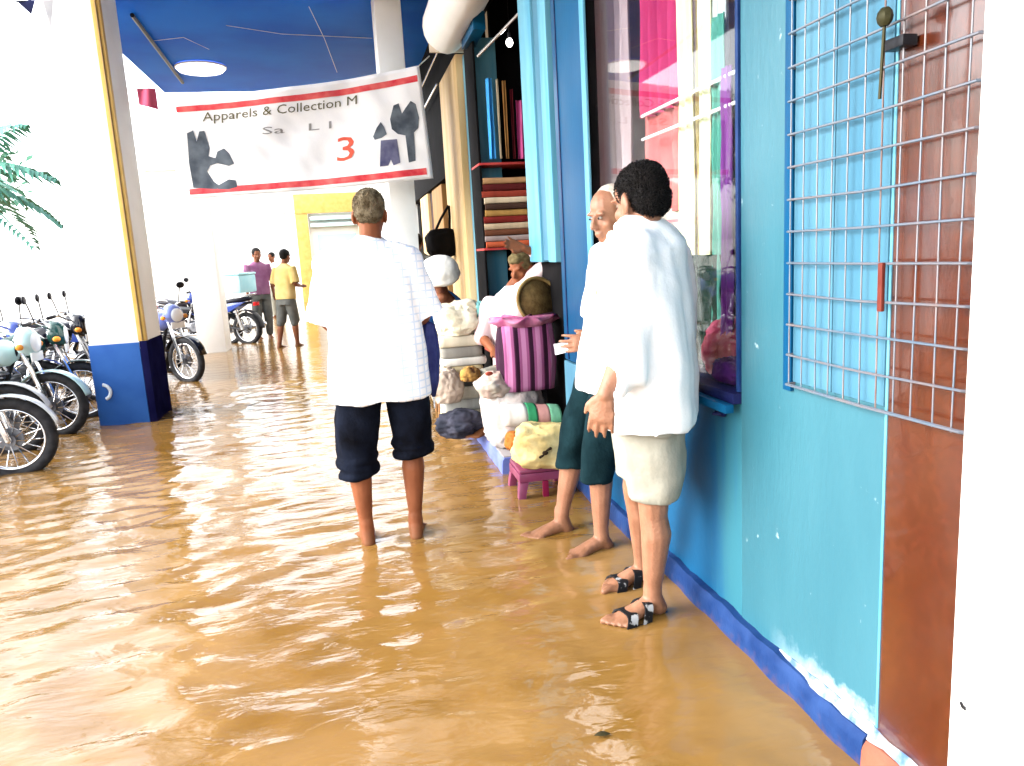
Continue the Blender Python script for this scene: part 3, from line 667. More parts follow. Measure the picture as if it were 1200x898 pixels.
def head_parts(mb, c, M, s=1.0):
    """skull, face, jaw, nose, brow, lips and ears in head space (x right, y forward, z up)"""
    q = lambda x, y, z: c + M @ (V(x, y, z)*s)
    e = lambda p, r, R=None: mb.ell(q(*p), [k*s for k in r], M @ R if R else M, 14, 9)
    e((0, -.012, .035), (.074, .095, .085)); e((0, .026, -.030), (.060, .062, .086)); e((0, .046, -.090), (.036, .034, .026))
    e((0, -.005, -.045), (.058, .070, .055))
    mb.tube([q(0, .082, .018), q(0, .098, -.008), q(0, .106, -.026)], [.008*s, .011*s, .014*s], 8, rounded=True)
    for sx in (-1, 1):
        e((sx*.012, .094, -.030), (.009, .010, .008)); e((sx*.030, .076, .024), (.026, .013, .009)); e((sx*.040, .055, -.028), (.022, .022, .020))
        e((sx*.077, -.012, -.012), (.010, .022, .034), Matrix.Rotation(sx*.25, 3, 'Z')); e((sx*.074, .0, -.036), (.008, .012, .012))
    e((0, .084, -.060), (.024, .011, .007)); e((0, .082, -.072), (.021, .011, .008))

def hand_parts(mb, w, d, thumb, s=1.0, curl=.5):
    """palm, four unequal bent fingers and a thumb; d along the hand, thumb = side the thumb leaves"""
    d = d.normalized(); t = (thumb - d*thumb.dot(d)).normalized(); n = d.cross(t)
    mb.tube([w - d*.01, w + d*.03*s, w + d*.085*s], [(.026*s, .019*s), (.038*s, .017*s), (.042*s, .014*s)], 10, ref=t, rounded=True)
    for k, L in enumerate((.070, .082, .076, .058)):
        p = w + d*(.083 - .004*abs(k-1.3))*s + t*(.033 - .0225*k)*s
        pts = [p - d*.02*s, p]; dd = (d + t*(.10 - .07*k)).normalized()
        for seg, f in enumerate((.45, .32, .23)):
            ang = curl*(.55 + .35*seg); dd = (dd*cos(ang*.6) + n*sin(ang*.6)).normalized(); pts.append(pts[-1] + dd*L*f*s)
        mb.tube(pts, [.0095*s, .0095*s, .0088*s, .0080*s, .0068*s], 8, rounded=True)
    p = w + d*.022*s + t*.028*s
    a = (d*.72 + t*.62 + n*.2).normalized(); b = (d*.9 + t*.2 + n*.3).normalized()
    mb.tube([p, p + a*.036*s, p + a*.036*s + b*.030*s], [.014*s, .0115*s, .009*s], 8, rounded=True)

def foot_parts(mb, ankle, d, sole, side, s=1.0):
    """heel, arch, ball and five toes; side = +1 when the big toe is to the right of d"""
    d = V(d.x, d.y, 0).normalized(); r = V(d.y, -d.x, 0)*side
    h = V(ankle.x, ankle.y, sole)
    mb.tube([ankle + V(0, 0, .04), ankle, h + V(0, 0, .035) - d*.022*s], [.037*s, .039*s, .036*s], 10, rounded=True)
    mb.ell(h - d*.03*s + V(0, 0, .028), (.032*s, .032*s, .028), None, 12, 8)
    mb.tube([h + V(0, 0, .055), h + d*.07*s + V(0, 0, .040), h + d*.13*s + r*.004 + V(0, 0, .022), h + d*.155*s + r*.005 + V(0, 0, .017)], [(.033*s, .040*s), (.036*s, .032*s), (.050*s, .024*s), (.048*s, .018*s)], 12, ref=r, rounded=True)
    for k, (o, L, q) in enumerate(((.032, .056, .0160), (.009, .054, .0115), (-.012, .047, .0110), (-.031, .039, .0105), (-.048, .030, .0100))):
        p = h + d*(.150 - .007*k)*s + r*o*s + V(0, 0, .020)
        mb.tube([p, p + d*L*.6*s + V(0, 0, .003), p + d*L*s - V(0, 0, .003)], [q*s, q*s*.95, q*s*.85], 8, rounded=True)

def leg_parts(mb, hip, knee, ank, s=1.0, back=None):
    b = (back or V(0, -1, 0))*.012
    k2 = knee.lerp(ank, .28) + b; k3 = knee.lerp(ank, .6) + b*.4
    mb.tube([hip, hip.lerp(knee, .4), hip.lerp(knee, .85), knee, knee.lerp(ank, .1), k2, k3, knee.lerp(ank, .85), ank],
            [.088*s, .080*s, .060*s, .056*s, .053*s, .058*s, .046*s, .036*s, .037*s], 12, rounded=True)
def arm_parts(mb, sh, el, wr, s=1.0):
    mb.tube([sh, sh.lerp(el, .5), el, el.lerp(wr, .22), el.lerp(wr, .7), wr], [.050*s, .046*s, .038*s, .041*s, .032*s, .026*s], 10, rounded=True)

def ring_volume(mb, rings, ref, n=22, lip=.012, top_cap=True):
    """a garment: stacked ellipses (centre, half width, half depth), the lower edge turned in so it reads as an open hem"""
    pts = [V(*c) if not isinstance(c, Vector) else c for c, a, b in rings]; rad = [(a, b) for c, a, b in rings]
    e, a, b = pts[-1], *rad[-1]; d = (pts[-1]-pts[-2]).normalized()
    pts += [e + d*.002, e - d*.045]; rad += [(a-lip, b-lip), (a-lip*1.3, b-lip*1.3)]
    u = None; out = []
    for i, p in enumerate(pts):
        j = min(i, len(pts)-3); t = (pts[min(j+1, len(pts)-3)] - pts[max(j-1, 0)]).normalized()
        r = V(*ref) if not isinstance(ref, Vector) else ref
        uu = r - t*r.dot(t)
        if uu.length < .2: uu = u or t.orthogonal()
        u = uu.normalized(); w = t.cross(u); A, B = rad[i]
        out.append([p + u*(A*math.copysign(abs(cos(q))**.85, cos(q))) + w*(B*math.copysign(abs(sin(q))**.85, sin(q))) for q in [2*pi*k/n for k in range(n)]])
    mb.loft(out)

def human(label, base, J, skin, group=None, voxel=.0075, hands=True, feet=True, eyes=False, barefoot=True, s=1.0):
    """J holds world joints; the root sits on the ground under the person"""
    root = thing('person', label, 'person', base, 0, group)
    L = lambda p: Vector(p) - Vector(base)
    mb = MB(); R = J['right']; P_, C_, N_ = L(J['pelvis']), L(J['chest']), L(J['neck'])
    mid = P_.lerp(C_, .45)
    mb.tube([P_ - V(0, 0, .07), P_, mid, C_ - (C_-P_)*.18, C_, N_.lerp(C_, .35), N_], [(.13, .09), (.155, .105), (.130, .092), (.150, .105), (.155, .10), (.10, .075), (.055, .055)], 16, ref=R, rounded=True)
    Hc = L(J['head']); M = Matrix.Rotation(radians(J['hyaw']), 3, 'Z') @ Matrix.Rotation(radians(J.get('hpitch', 0)), 3, 'X') @ Matrix.Rotation(radians(J.get('hroll', 0)), 3, 'Y')
    mb.tube([N_ - V(0, 0, .03), N_, Hc + M @ V(0, -.02, -.05)], [.062*s, .054*s, .052*s], 12, rounded=True)
    head_parts(mb, Hc, M, s)
    for a in J.get('arms', []):
        sh, el, wr, hd, th = a; sh, el, wr = L(sh), L(el), L(wr)
        mb.tube([C_.lerp(sh, .4), sh], [.06, .05], 10, rounded=True)
        arm_parts(mb, sh, el, wr, s)
        if hands: hand_parts(mb, wr, hd, th, s)
        else: mb.tube([wr, wr + hd.normalized()*.08, wr + hd.normalized()*.15], [(.024, .02), (.036, .016), (.02, .012)], 8, rounded=True)
    for lg in J.get('legs', []):
        hp, kn, an, fd, sole, side = lg; hp, kn, an = L(hp), L(kn), L(an)
        leg_parts(mb, hp, kn, an, s, -J.get('fwd', V(0, 1, 0)))
        if feet: foot_parts(mb, an, fd, sole - base[2], side, s)
    body = fuse(mb, 'body', skin, root, voxel, 2)
    if eyes:
        for sx in (-1, 1):
            e = MB(); e.ell((0, 0, 0), (.0120, .009, .0060), M, 10, 7); eo = e.build('eye', EYEW, root, smooth=True, loc=Hc + M @ V(sx*.029, .0800, .006))
            d = MB(); d.ell((0, 0, 0), (.0055, .004, .0055), M, 8, 6); d.build('iris', EYED, eo, smooth=True, loc=M @ V(0, .0085, 0))
    return root, L, Hc, M

def hair(root, Hc, M, m, shells, amp=.008, voxel=.007, freq=38):
    mb = MB()
    for c, r in shells: mb.ell(Hc + M @ V(*c), r, M, 20, 14)
    return fuse(mb, 'hair', m, root, voxel, 1, lambda p, n: amp*(noise.noise(p*freq) + .6*noise.noise(p*freq*2.1)))

def strands(root, ho, m, n, L, curl, droop=.3):
    """short locks rooted all over the hair, kept as one mass"""
    me = ho.data; mb = MB(); rnd = random.Random(5); vs = me.vertices
    for k in range(n):
        v = vs[rnd.randrange(len(vs))]; nn = v.normal
        t = V(rnd.uniform(-1, 1), rnd.uniform(-1, 1), rnd.uniform(-1, 1)); t = (t - nn*t.dot(nn)).normalized(); s = nn.cross(t)
        p0 = v.co - nn*.004; p1 = v.co + nn*L*.35 + t*L*.35; p2 = v.co + nn*L*(.45 - curl*.3) + t*L*.8 - V(0, 0, L*droop); w = .0016
        b = len(mb.v); mb.v += [p0 + s*w, p0 - s*w, p1 + s*w, p1 - s*w, p2]; mb.f += [[b, b+1, b+3, b+2], [b+2, b+3, b+4]]
    stuff(mb.build('hair_strands', m, root))
def garment(root, name, m, volumes, ref, voxel=.0095, folds=None, smooth=3):
    mb = MB()
    for v in volumes:
        if v[0] == 'rings': ring_volume(mb, v[1], v[2] if len(v) > 2 else ref)
        elif v[0] == 'torus': mb.torus(*v[1:])
        elif v[0] == 'tube': mb.tube(v[1], v[2], 14, ref=ref, rounded=True)
    return fuse(mb, name, m, root, voxel, smooth, folds)

SOLE = -.026
# ---- man walking away ------------------------------------------------------------
B1 = V(.115, 3.75, -.04)
X = lambda x, y, z: V(.115+x, 3.75+y, z)
J1 = dict(right=V(1, .04, 0), fwd=V(0, 1, 0), pelvis=X(0, 0, .90), chest=X(.0, .0, 1.33), neck=X(.015, .02, 1.50), head=X(.022, .05, 1.625), hyaw=-8, hpitch=-12,
          arms=[(X(-.165, 0, 1.375), X(-.235, .05, 1.12), X(-.13, .28, 1.06), V(.3, .9, -.1), V(.4, .1, 1)),
                (X(.17, 0, 1.375), X(.245, .03, 1.12), X(.20, .27, 1.06), V(-.2, .9, -.15), V(-.4, .1, 1))],
          legs=[(X(-.105, 0, .86), X(-.14, .02, .46), X(-.128, -.01, .065), V(-.12, 1, 0), SOLE, 1),
                (X(.105, 0, .86), X(.135, .03, .47), X(.120, .0, .065), V(.14, 1, 0), SOLE, -1)])
man1, L1, H1, M1 = human('person in loose white checked shirt and rolled dark trousers wading away, seen from behind', B1, J1, SKIN_A)
hh1 = hair(man1, H1, M1, HAIR_O, [((0, -.022, .036), (.0775, .092, .086)), ((0, -.052, -.01), (.066, .056, .052))], .004)
strands(man1, hh1, HAIR_O, 2600, .010, .4)
rings = [(L1(X(.01, .01, 1.515)), .062, .058), (L1(X(.005, 0, 1.475)), .12, .080), (L1(X(0, 0, 1.425)), .195, .108), (L1(X(0, 0, 1.34)), .222, .128), (L1(X(0, 0, 1.15)), .222, .140), (L1(X(0, -.01, .95)), .235, .150), (L1(X(-.005, -.01, .82)), .248, .158), (L1(X(-.005, -.01, .735)), .252, .162)]
sl = lambda a, b, r0, r1, t=1.0: ('rings', [(a, r0, r0), (a.lerp(b, .5), (r0+r1)/2*1.02, (r0+r1)/2), (a.lerp(b, t), r1, r1)], V(0, 1, 0))
shirt = garment(man1, 'shirt', checks('white_checked_cotton', (.80, .80, .80), (.58, .66, .76)), [('rings', rings), sl(L1(X(-.145, 0, 1.43)), L1(X(-.258, .04, 1.12)), .085, .086), sl(L1(X(.15, 0, 1.43)), L1(X(.270, .03, 1.12)), .085, .086), ('tube', [L1(X(-.19, 0, 1.40)), L1(X(-.05, 0, 1.455)), L1(X(.05, 0, 1.455)), L1(X(.19, 0, 1.40))], [.075, .06, .06, .075]),
        ('torus', L1(X(.012, .012, 1.505)), .062, .016, Matrix.Rotation(.25, 3, 'X'))], V(1, .04, 0), folds=cloth_folds(.018, 6.5, 2.0, 1.0))
tr = [('rings', [(L1(X(0, 0, .98)), .165, .12), (L1(X(0, 0, .88)), .19, .135), (L1(X(0, 0, .76)), .19, .135)]),
      ('rings', [(L1(X(-.10, 0, .86)), .11, .12), (L1(X(-.125, .01, .62)), .115, .115), (L1(X(-.14, .02, .45)), .098, .105), (L1(X(-.143, .01, .355)), .088, .09)]),
      ('rings', [(L1(X(.11, 0, .86)), .105, .12), (L1(X(.13, .01, .66)), .108, .112), (L1(X(.140, .02, .50)), .094, .10), (L1(X(.140, .01, .435)), .09, .092)])]
for cx, z, k in ((-.143, .362, 0), (-.143, .40, 1), (-.14, .435, 2), (.140, .445, 0), (.138, .482, 1)):
    tr.append(('torus', L1(X(cx, .012, z)), .088, (.024, .020), Matrix.Rotation(.12*(1 if k % 2 else -1), 3, 'Y')))
garment(man1, 'rolled_trousers', DENIM, tr, V(1, 0, 0), folds=cloth_folds(.010, 9, 5, 4.0))
um = thing('folded_umbrella', 'folded navy umbrella hanging from the right arm of the man walking away', 'umbrella', X(.268, .075, .80))
mb = MB(); mb.loft([[V(r*cos(t)*(1 + .22*cos(6*t)), r*sin(t)*(1 + .22*cos(6*t)), z) for t in [2*pi*k/24 for k in range(24)]] for r, z in ((.008, -.10), (.028, -.02), (.040, .12), (.036, .22), (.026, .27), (.012, .285))])
mb.build('canopy', mat('navy_cloth', (.02, .025, .11), .8, (.035, .045, .16), 20), um, smooth=True)
mb = MB(); mb.tube([(0, 0, -.16), (0, 0, -.09)], .005, 6); mb.build('tip', STEEL, um)
mb = MB(); mb.tube([(0, 0, .27), (0, 0, .30), (0, .02, .325), (0, .05, .328), (0, .075, .31)], .008, 8, rounded=True); mb.build('handle', BLACKPL, um, smooth=True)

# ---- dark haired man in white ------------------------------------------------------
B2 = V(1.03, 2.58, -.04)
R2, F2 = rgt(45), fwd(45)
S2 = V(1.0, 2.42, 1.37)
handL = at(699, 478, y=2.27); wristL = at(709, 462, y=2.275)
hcen = at(749, 236, y=2.42)
J2 = dict(right=R2, fwd=F2, pelvis=V(1.03, 2.50, .92), chest=V(1.0, 2.425, 1.30), neck=at(744, 266, y=2.42), head=hcen, hyaw=22, hpitch=-14,
          arms=[(S2 - R2*.145 - V(0, 0, .05), V(.868, 2.30, 1.10), wristL, V(-.15, .12, -1), F2*.9 - R2*.2),
                (S2 + R2*.145 - V(0, 0, .05), V(1.125, 2.51, 1.11), V(1.08, 2.70, 1.03), V(-.25, .9, .0), V(0, 0, 1))],
          legs=[(V(.99, 2.47, .88), V(1.03, 2.51, .46), V(1.045, 2.575, .070), V(-1, -.22, 0), -.008, 1),
                (V(1.06, 2.58, .88), V(1.05, 2.73, .46), V(1.12, 2.86, .070), V(-1, -.15, 0), -.008, -1)])
man2, L2, H2, M2 = human('person with thick black hair in white shirt and rolled pale trousers beside the turquoise wall', B2, J2, SKIN_B, voxel=.006)
hh2 = hair(man2, H2, M2, HAIR_B, [((0, -.024, .040), (.078, .096, .081)), ((0, -.056, -.008), (.070, .056, .066))], .005)
strands(man2, hh2, HAIR_B, 5200, .014, 1.0)
rings = [(L2(at(745, 260, y=2.42)), .062, .060), (L2(at(746, 272, y=2.42)), .105, .085), (L2(S2 + V(0, 0, .02)), .175, .110), (L2(V(1.0, 2.42, 1.28)), .186, .126), (L2(V(1.0, 2.43, 1.12)), .178, .140), (L2(V(1.0, 2.45, .95)), .178, .160), (L2(V(1.002, 2.47, .86)), .172, .170), (L2(V(1.005, 2.48, .795)), .168, .168)]
sleeveend = at(716, 446, y=2.275)
lsl = ('rings', [(L2(S2 - R2*.12 + V(0, 0, .025)), .085, .085), (L2(V(.880, 2.315, 1.24)), .082, .082), (L2(V(.872, 2.305, 1.10)), .076, .078), (L2(V(.858, 2.295, .99)), .068, .070), (L2(sleeveend + V(.006, .008, 0)), .054, .058)], V(1, 0, 0))
yoke2 = ('tube', [L2(S2 - R2*.165 - V(0, 0, .005)), L2(S2 - R2*.05 + V(0, 0, .05)), L2(S2 + R2*.05 + V(0, 0, .05)), L2(S2 + R2*.165 - V(0, 0, .005))], [.082, .07, .07, .082])
rsl = ('rings', [(L2(S2 + R2*.15 + V(0, 0, .01)), .082, .082), (L2(V(1.135, 2.52, 1.22)), .078, .08), (L2(V(1.128, 2.51, 1.08)), .072, .078)], V(1, 0, 0))
garment(man2, 'shirt', WHITECLOTH, [('rings', rings), lsl, rsl, yoke2, ('tube', [L2(V(1.125, 2.51, 1.12)), L2(V(1.10, 2.64, 1.06))], [.062, .052]), ('torus', L2(at(745, 263, y=2.42)), .060, .016, Matrix.Rotation(-.2, 3, 'X'))], R2, folds=cloth_folds(.020, 7, 2.2, 7.0), smooth=4)
tr = [('rings', [(L2(V(1.03, 2.5, 1.0)), .16, .12), (L2(V(1.03, 2.5, .90)), .18, .15), (L2(V(1.03, 2.51, .78)), .175, .15)]),
      ('rings', [(L2(V(1.0, 2.47, .88)), .115, .125), (L2(V(1.015, 2.49, .70)), .112, .122), (L2(V(1.03, 2.51, .60)), .106, .116), (L2(V(1.037, 2.52, .50)), .088, .096)]),
      ('rings', [(L2(V(1.06, 2.57, .88)), .11, .12), (L2(V(1.055, 2.66, .70)), .105, .112), (L2(V(1.05, 2.72, .52)), .082, .088)])]
for z, k in ((.508, 0), (.545, 1)): tr.append(('torus', L2(V(1.036, 2.518, z)), .083, (.017, .019), Matrix.Rotation(.15*(1 if k else -1), 3, 'X')))
garment(man2, 'rolled_trousers', KHAKI, tr, R2, folds=cloth_folds(.013, 8, 6, 3.0))
def sandal(root, L, an, d, m):
    d = V(d.x, d.y, 0).normalized(); r = V(d.y, -d.x, 0); h = L(V(an.x, an.y, -.008))
    so = MB(); out = [(-.066, .022), (-.055, .038), (.02, .042), (.09, .052), (.15, .055), (.195, .040), (.218, .014)]
    poly = [h + d*x + r*w for x, w in out] + [h + d*x - r*w for x, w in out[::-1]]
    so.prism([p - V(0, 0, .022) for p in poly], V(0, 0, .028)); o = so.build('sandal', BLACKPL, root, bevel=.004)
    for f0, hz, w, wd, hb in ((.135, .046, .053, .022, 0), (.060, .070, .048, .018, 0)):
        st = MB(); rr = []
        for k in range(13):
            t = pi*k/12; sq = lambda q: math.copysign(abs(q)**.6, q)
            rr.append([h + d*(f0 + e - .02*sin(t)) + r*((w+q)*sq(cos(t))) + V(0, 0, max(.002, (hz+q)*sq(sin(t)))) for e, q in ((-wd, 0), (wd, 0), (wd, .006), (-wd, .006))])
        st.loft(rr); st.build('strap', m, o)
    return o
SANDM = mat('black_white_strap', (.008, .008, .009), .5, (.30, .30, .30), 22, sharp=(.56, .60))
sandal(man2, L2, V(1.045, 2.575, 0), V(-1, -.22, 0), SANDM); sandal(man2, L2, V(1.12, 2.86, 0), V(-1, -.15, 0), SANDM)

# ---- grey haired man leaning on the wall -------------------------------------------
B3 = V(1.1, 3.35, -.04)
R3, F3 = rgt(97), fwd(97)
S3 = V(1.185, 3.20, 1.36)
h3 = at(714, 252, y=3.22)
hand3 = at(686, 406, y=3.44)
J3 = dict(right=R3, fwd=F3, pelvis=V(1.15, 3.26, .90), chest=V(1.18, 3.21, 1.28), neck=V(1.185, 3.20, 1.45), head=h3, hyaw=112, hpitch=-14,
          arms=[(S3 + R3*.145 - V(0, 0, .045), V(1.13, 3.44, 1.08), hand3 + V(.035, .0, .02), V(-1, -.05, .0), V(-.2, 0, 1)),
                (S3 - R3*.145 - V(0, 0, .045), V(1.19, 3.0, 1.08), V(1.15, 3.03, .86), V(-.1, .1, -1), V(-1, 0, 0))],
          legs=[(V(1.14, 3.38, .86), V(1.01, 3.48, .46), at(658, 607, y=3.55), V(-1, -.12, 0), SOLE, 1),
                (V(1.14, 3.18, .86), V(1.06, 3.24, .46), at(705, 632, y=3.27), V(-1, -.22, 0), SOLE, -1)])
man3, L3, H3, M3 = human('grey haired barefoot person in white shirt and rolled dark trousers, holding paper', B3, J3, SKIN_B, eyes=True, voxel=.006)
hair(man3, H3, M3, HAIR_G, [((0, -.030, .042), (.078, .088, .086)), ((0, -.048, .0), (.0745, .058, .06))], .004)
rings = [(L3(V(1.185, 3.2, 1.465)), .062, .058), (L3(V(1.185, 3.2, 1.43)), .115, .075), (L3(S3 + V(0, 0, .015)), .17, .085), (L3(V(1.18, 3.21, 1.25)), .185, .10), (L3(V(1.170, 3.23, 1.08)), .195, .118), (L3(V(1.160, 3.25, .92)), .205, .135), (L3(V(1.155, 3.26, .80)), .212, .148), (L3(V(1.152, 3.26, .755)), .214, .152)]
garment(man3, 'shirt', WHITECLOTH, [('rings', rings), sl(L3(S3 + R3*.13), L3(V(1.135, 3.435, 1.08)), .078, .076), sl(L3(S3 - R3*.13), L3(V(1.19, 3.0, 1.06)), .078, .072), ('tube', [L3(S3 + R3*.15), L3(S3 + V(0, 0, .05)), L3(S3 - R3*.15)], [.074, .066, .074]), ('torus', L3(V(1.185, 3.2, 1.455)), .060, .014, Matrix.Rotation(.2, 3, 'Y'))], R3, folds=cloth_folds(.012, 7, 2, 11.0), smooth=6)
tr = [('rings', [(L3(V(1.16, 3.27, .98)), .15, .09), (L3(V(1.16, 3.27, .88)), .165, .10), (L3(V(1.15, 3.28, .76)), .165, .105)])]
for hp, kn, cf in (((1.14, 3.38, .86), (1.03, 3.46, .52), (1.0, 3.485, .36)), ((1.14, 3.18, .86), (1.075, 3.22, .52), (1.055, 3.245, .35))):
    hp, kn, cf = V(*hp), V(*kn), V(*cf)
    tr.append(('rings', [(L3(hp), .085, .095), (L3(hp.lerp(kn, .5)), .090, .095), (L3(kn), .082, .086), (L3(cf), .070, .074)]))
    tr.append(('torus', L3(cf + V(0, 0, .012)), .066, (.013, .018), Matrix.Rotation(-.2, 3, 'Y')))
garment(man3, 'rolled_trousers', TEALTR, tr, R3, folds=cloth_folds(.010, 9, 6, 13.0))
pc = hand3 + V(-.07, .02, -.005)
mb = MB(); mb.loft([[V(-.075 + .14*u, .02*v + .012*sin(u*5), -.028 + .05*v + .02*u + .006*sin(u*8+v*3)) for u in [i/8 for i in range(9)]] + [V(-.075 + .14*u, .02*v + .012*sin(u*5) + .002, -.028 + .05*v + .02*u + .006*sin(u*8+v*3)) for u in [i/8 for i in range(8, -1, -1)]] for v in (0, .33, .66, 1)])
tag(mb.build('paper', mat('white_paper', (.8, .82, .84), .7), None, loc=pc), 'small white paper held by the grey haired man against the blue door', 'paper')

# ---- person with a white cap in front of the far doorway ---------------------------
hc = at(516, 326, y=6.3)
B4 = V(hc.x, 6.55, .11)
C4 = V(hc.x+.05, 6.50, hc.z - .30)
J4 = dict(right=V(-1, .1, 0), fwd=V(0, -1, 0), pelvis=V(hc.x+.1, 6.62, .62), chest=C4, neck=V(hc.x+.02, 6.40, hc.z-.13), head=hc, hyaw=172, hpitch=-28,
          arms=[(C4 + V(-.17, 0, .02), C4 + V(-.2, -.1, -.24), C4 + V(-.1, -.3, -.3), V(.3, -1, -.2), V(0, 0, 1)), (C4 + V(.17, 0, .02), C4 + V(.2, -.1, -.24), C4 + V(.1, -.3, -.3), V(-.3, -1, -.2), V(0, 0, 1))],
          legs=[(V(hc.x, 6.6, .6), V(hc.x-.08, 6.22, .62), V(hc.x-.06, 6.2, .2), V(0, -1, 0), .11, 1), (V(hc.x+.2, 6.6, .6), V(hc.x+.24, 6.22, .62), V(hc.x+.22, 6.2, .2), V(0, -1, 0), .11, -1)])
B4 = V(hc.x+.1, 6.5, .11)
man4, L4, H4, M4 = human('person in white cap and blue shirt bending over beside the cream door post', B4, J4, SKIN_D, voxel=.01, eyes=True)
mb = MB(); mb.ell(H4 + M4 @ V(0, -.005, .070), (.162, .165, .115), M4, 24, 14); mb.torus(H4 + M4 @ V(0, .0, .035), .132, .040, M4)
fuse(mb, 'cap', mat('cream_white_cotton', (.80, .78, .70), .9, bump=.2, bscale=60), man4, .01, 2, lambda p, n: .005*noise.noise(p*22))
SHB = mat('blue_shirt_cloth', (.05, .20, .48), .9, (.02, .10, .30), 8, .2, 60)
garment(man4, 'shirt', SHB, [('rings', [(L4(V(hc.x+.02, 6.42, hc.z-.13)), .06, .055), (L4(C4 + V(0, 0, .08)), .14, .09), (L4(C4), .19, .11), (L4(C4 + V(.03, .06, -.3)), .18, .13), (L4(V(hc.x+.1, 6.6, .58)), .18, .14)]), sl(L4(C4 + V(-.16, 0, .03)), L4(C4 + V(-.2, -.09, -.22)), .07, .07), sl(L4(C4 + V(.16, 0, .03)), L4(C4 + V(.2, -.09, -.22)), .07, .07)], V(1, 0, 0), .012, cloth_folds(.008, 8, 3, 2))
garment(man4, 'trousers', DENIM, [('rings', [(L4(V(hc.x+.1, 6.62, .70)), .17, .12), (L4(V(hc.x+.1, 6.60, .54)), .17, .12)]), ('tube', [L4(V(hc.x, 6.6, .6)), L4(V(hc.x-.08, 6.22, .62)), L4(V(hc.x-.06, 6.2, .24))], [.09, .085, .065]), ('tube', [L4(V(hc.x+.2, 6.6, .6)), L4(V(hc.x+.24, 6.22, .62)), L4(V(hc.x+.22, 6.2, .24))], [.09, .085, .065])], V(1, 0, 0), .012)
st = thing('wooden_stool', 'low wooden stool under the person with the white cap', 'stool', (hc.x+.1, 6.66, -.04))
WOOD = mat('brown_wood', (.20, .10, .04), .6, (.28, .15, .07), 6, .2, 30, stretch=(1, 6, 1))
mb = MB(); mb.box(-.18, .18, -.15, .15, .52, .56); mb.build('seat', WOOD, st, bevel=.006)
for sx in (-1, 1):
    for sy in (-1, 1):
        mb = MB(); mb.tube([(sx*.14, sy*.11, .53), (sx*.16, sy*.13, 0)], .018, 8); mb.build('leg', WOOD, st)

# ---- person sitting behind the striped bag, arm raised --------------------------------
YS = 5.28
h5 = at(611, 314, y=YS); sh5 = at(606, 346, y=YS); el5 = at(645, 304, y=YS - .12); wr5 = at(614, 291, y=YS - .16)
C5 = at(598, 362, y=YS + .05)
J5 = dict(right=V(-.6, .8, 0), fwd=V(-.8, -.6, 0), pelvis=C5 + V(.05, .10, -.45), chest=C5, neck=C5 + V(.03, 0, .15), head=h5, hyaw=130, hpitch=-20,
          arms=[(sh5 + V(.02, 0, 0), el5, wr5, at(600, 287, y=YS - .16) - wr5, V(0, -.3, -1)), (C5 + V(-.12, .12, .03), C5 + V(-.2, .1, -.2), C5 + V(-.16, -.12, -.28), V(0, -1, -.3), V(1, 0, 0))],
          legs=[(C5 + V(.0, .1, -.48), C5 + V(-.22, -.06, -.46), C5 + V(-.2, -.08, -.80), V(-1, -.4, 0), .112, 1), (C5 + V(.10, .04, -.48), C5 + V(-.08, -.22, -.50), C5 + V(-.08, -.2, -.80), V(-1, -.4, 0), .112, -1)])
B5 = V(C5.x, C5.y, .112)
man5, L5, H5, M5 = human('person in pale pink shirt sitting behind the striped bag, one arm raised', B5, J5, SKIN_A, voxel=.009)
hair(man5, H5, M5, mat('olive_brown_hair', (.07, .05, .02), .8, (.14, .11, .05), 30), [((0, -.024, .040), (.083, .098, .090)), ((0, .03, .08), (.06, .06, .04))], .006, .009)
PINKW = mat('pale_pink_cotton', (.52, .37, .37), .9, (.60, .50, .50), 7, .2, 60)
garment(man5, 'shirt', PINKW, [('rings', [(L5(C5 + V(.03, 0, .16)), .058, .055), (L5(C5 + V(.015, 0, .09)), .13, .085), (L5(C5), .18, .11), (L5(C5 + V(.02, .04, -.24)), .17, .13), (L5(C5 + V(.05, .10, -.46)), .18, .15)]),
        ('tube', [L5(sh5 + V(.0, 0, -.01)), L5(sh5.lerp(el5, .5)), L5(el5), L5(el5.lerp(wr5, .6))], [.07, .062, .056, .046]), ('tube', [L5(C5 + V(-.12, .12, .03)), L5(C5 + V(-.2, .1, -.2))], [.068, .066])], V(-.6, .8, 0), .011, cloth_folds(.009, 8, 4, 5))
garment(man5, 'trousers', KHAKI, [('tube', [L5(C5 + V(.05, .1, -.40)), L5(C5 + V(.05, .1, -.55))], [.15, .14]), ('tube', [L5(C5 + V(.0, .1, -.48)), L5(C5 + V(-.22, -.06, -.46)), L5(C5 + V(-.2, -.08, -.74))], [.09, .08, .06]), ('tube', [L5(C5 + V(.10, .04, -.48)), L5(C5 + V(-.08, -.22, -.50)), L5(C5 + V(-.08, -.2, -.74))], [.09, .08, .06])], V(1, 0, 0), .012)

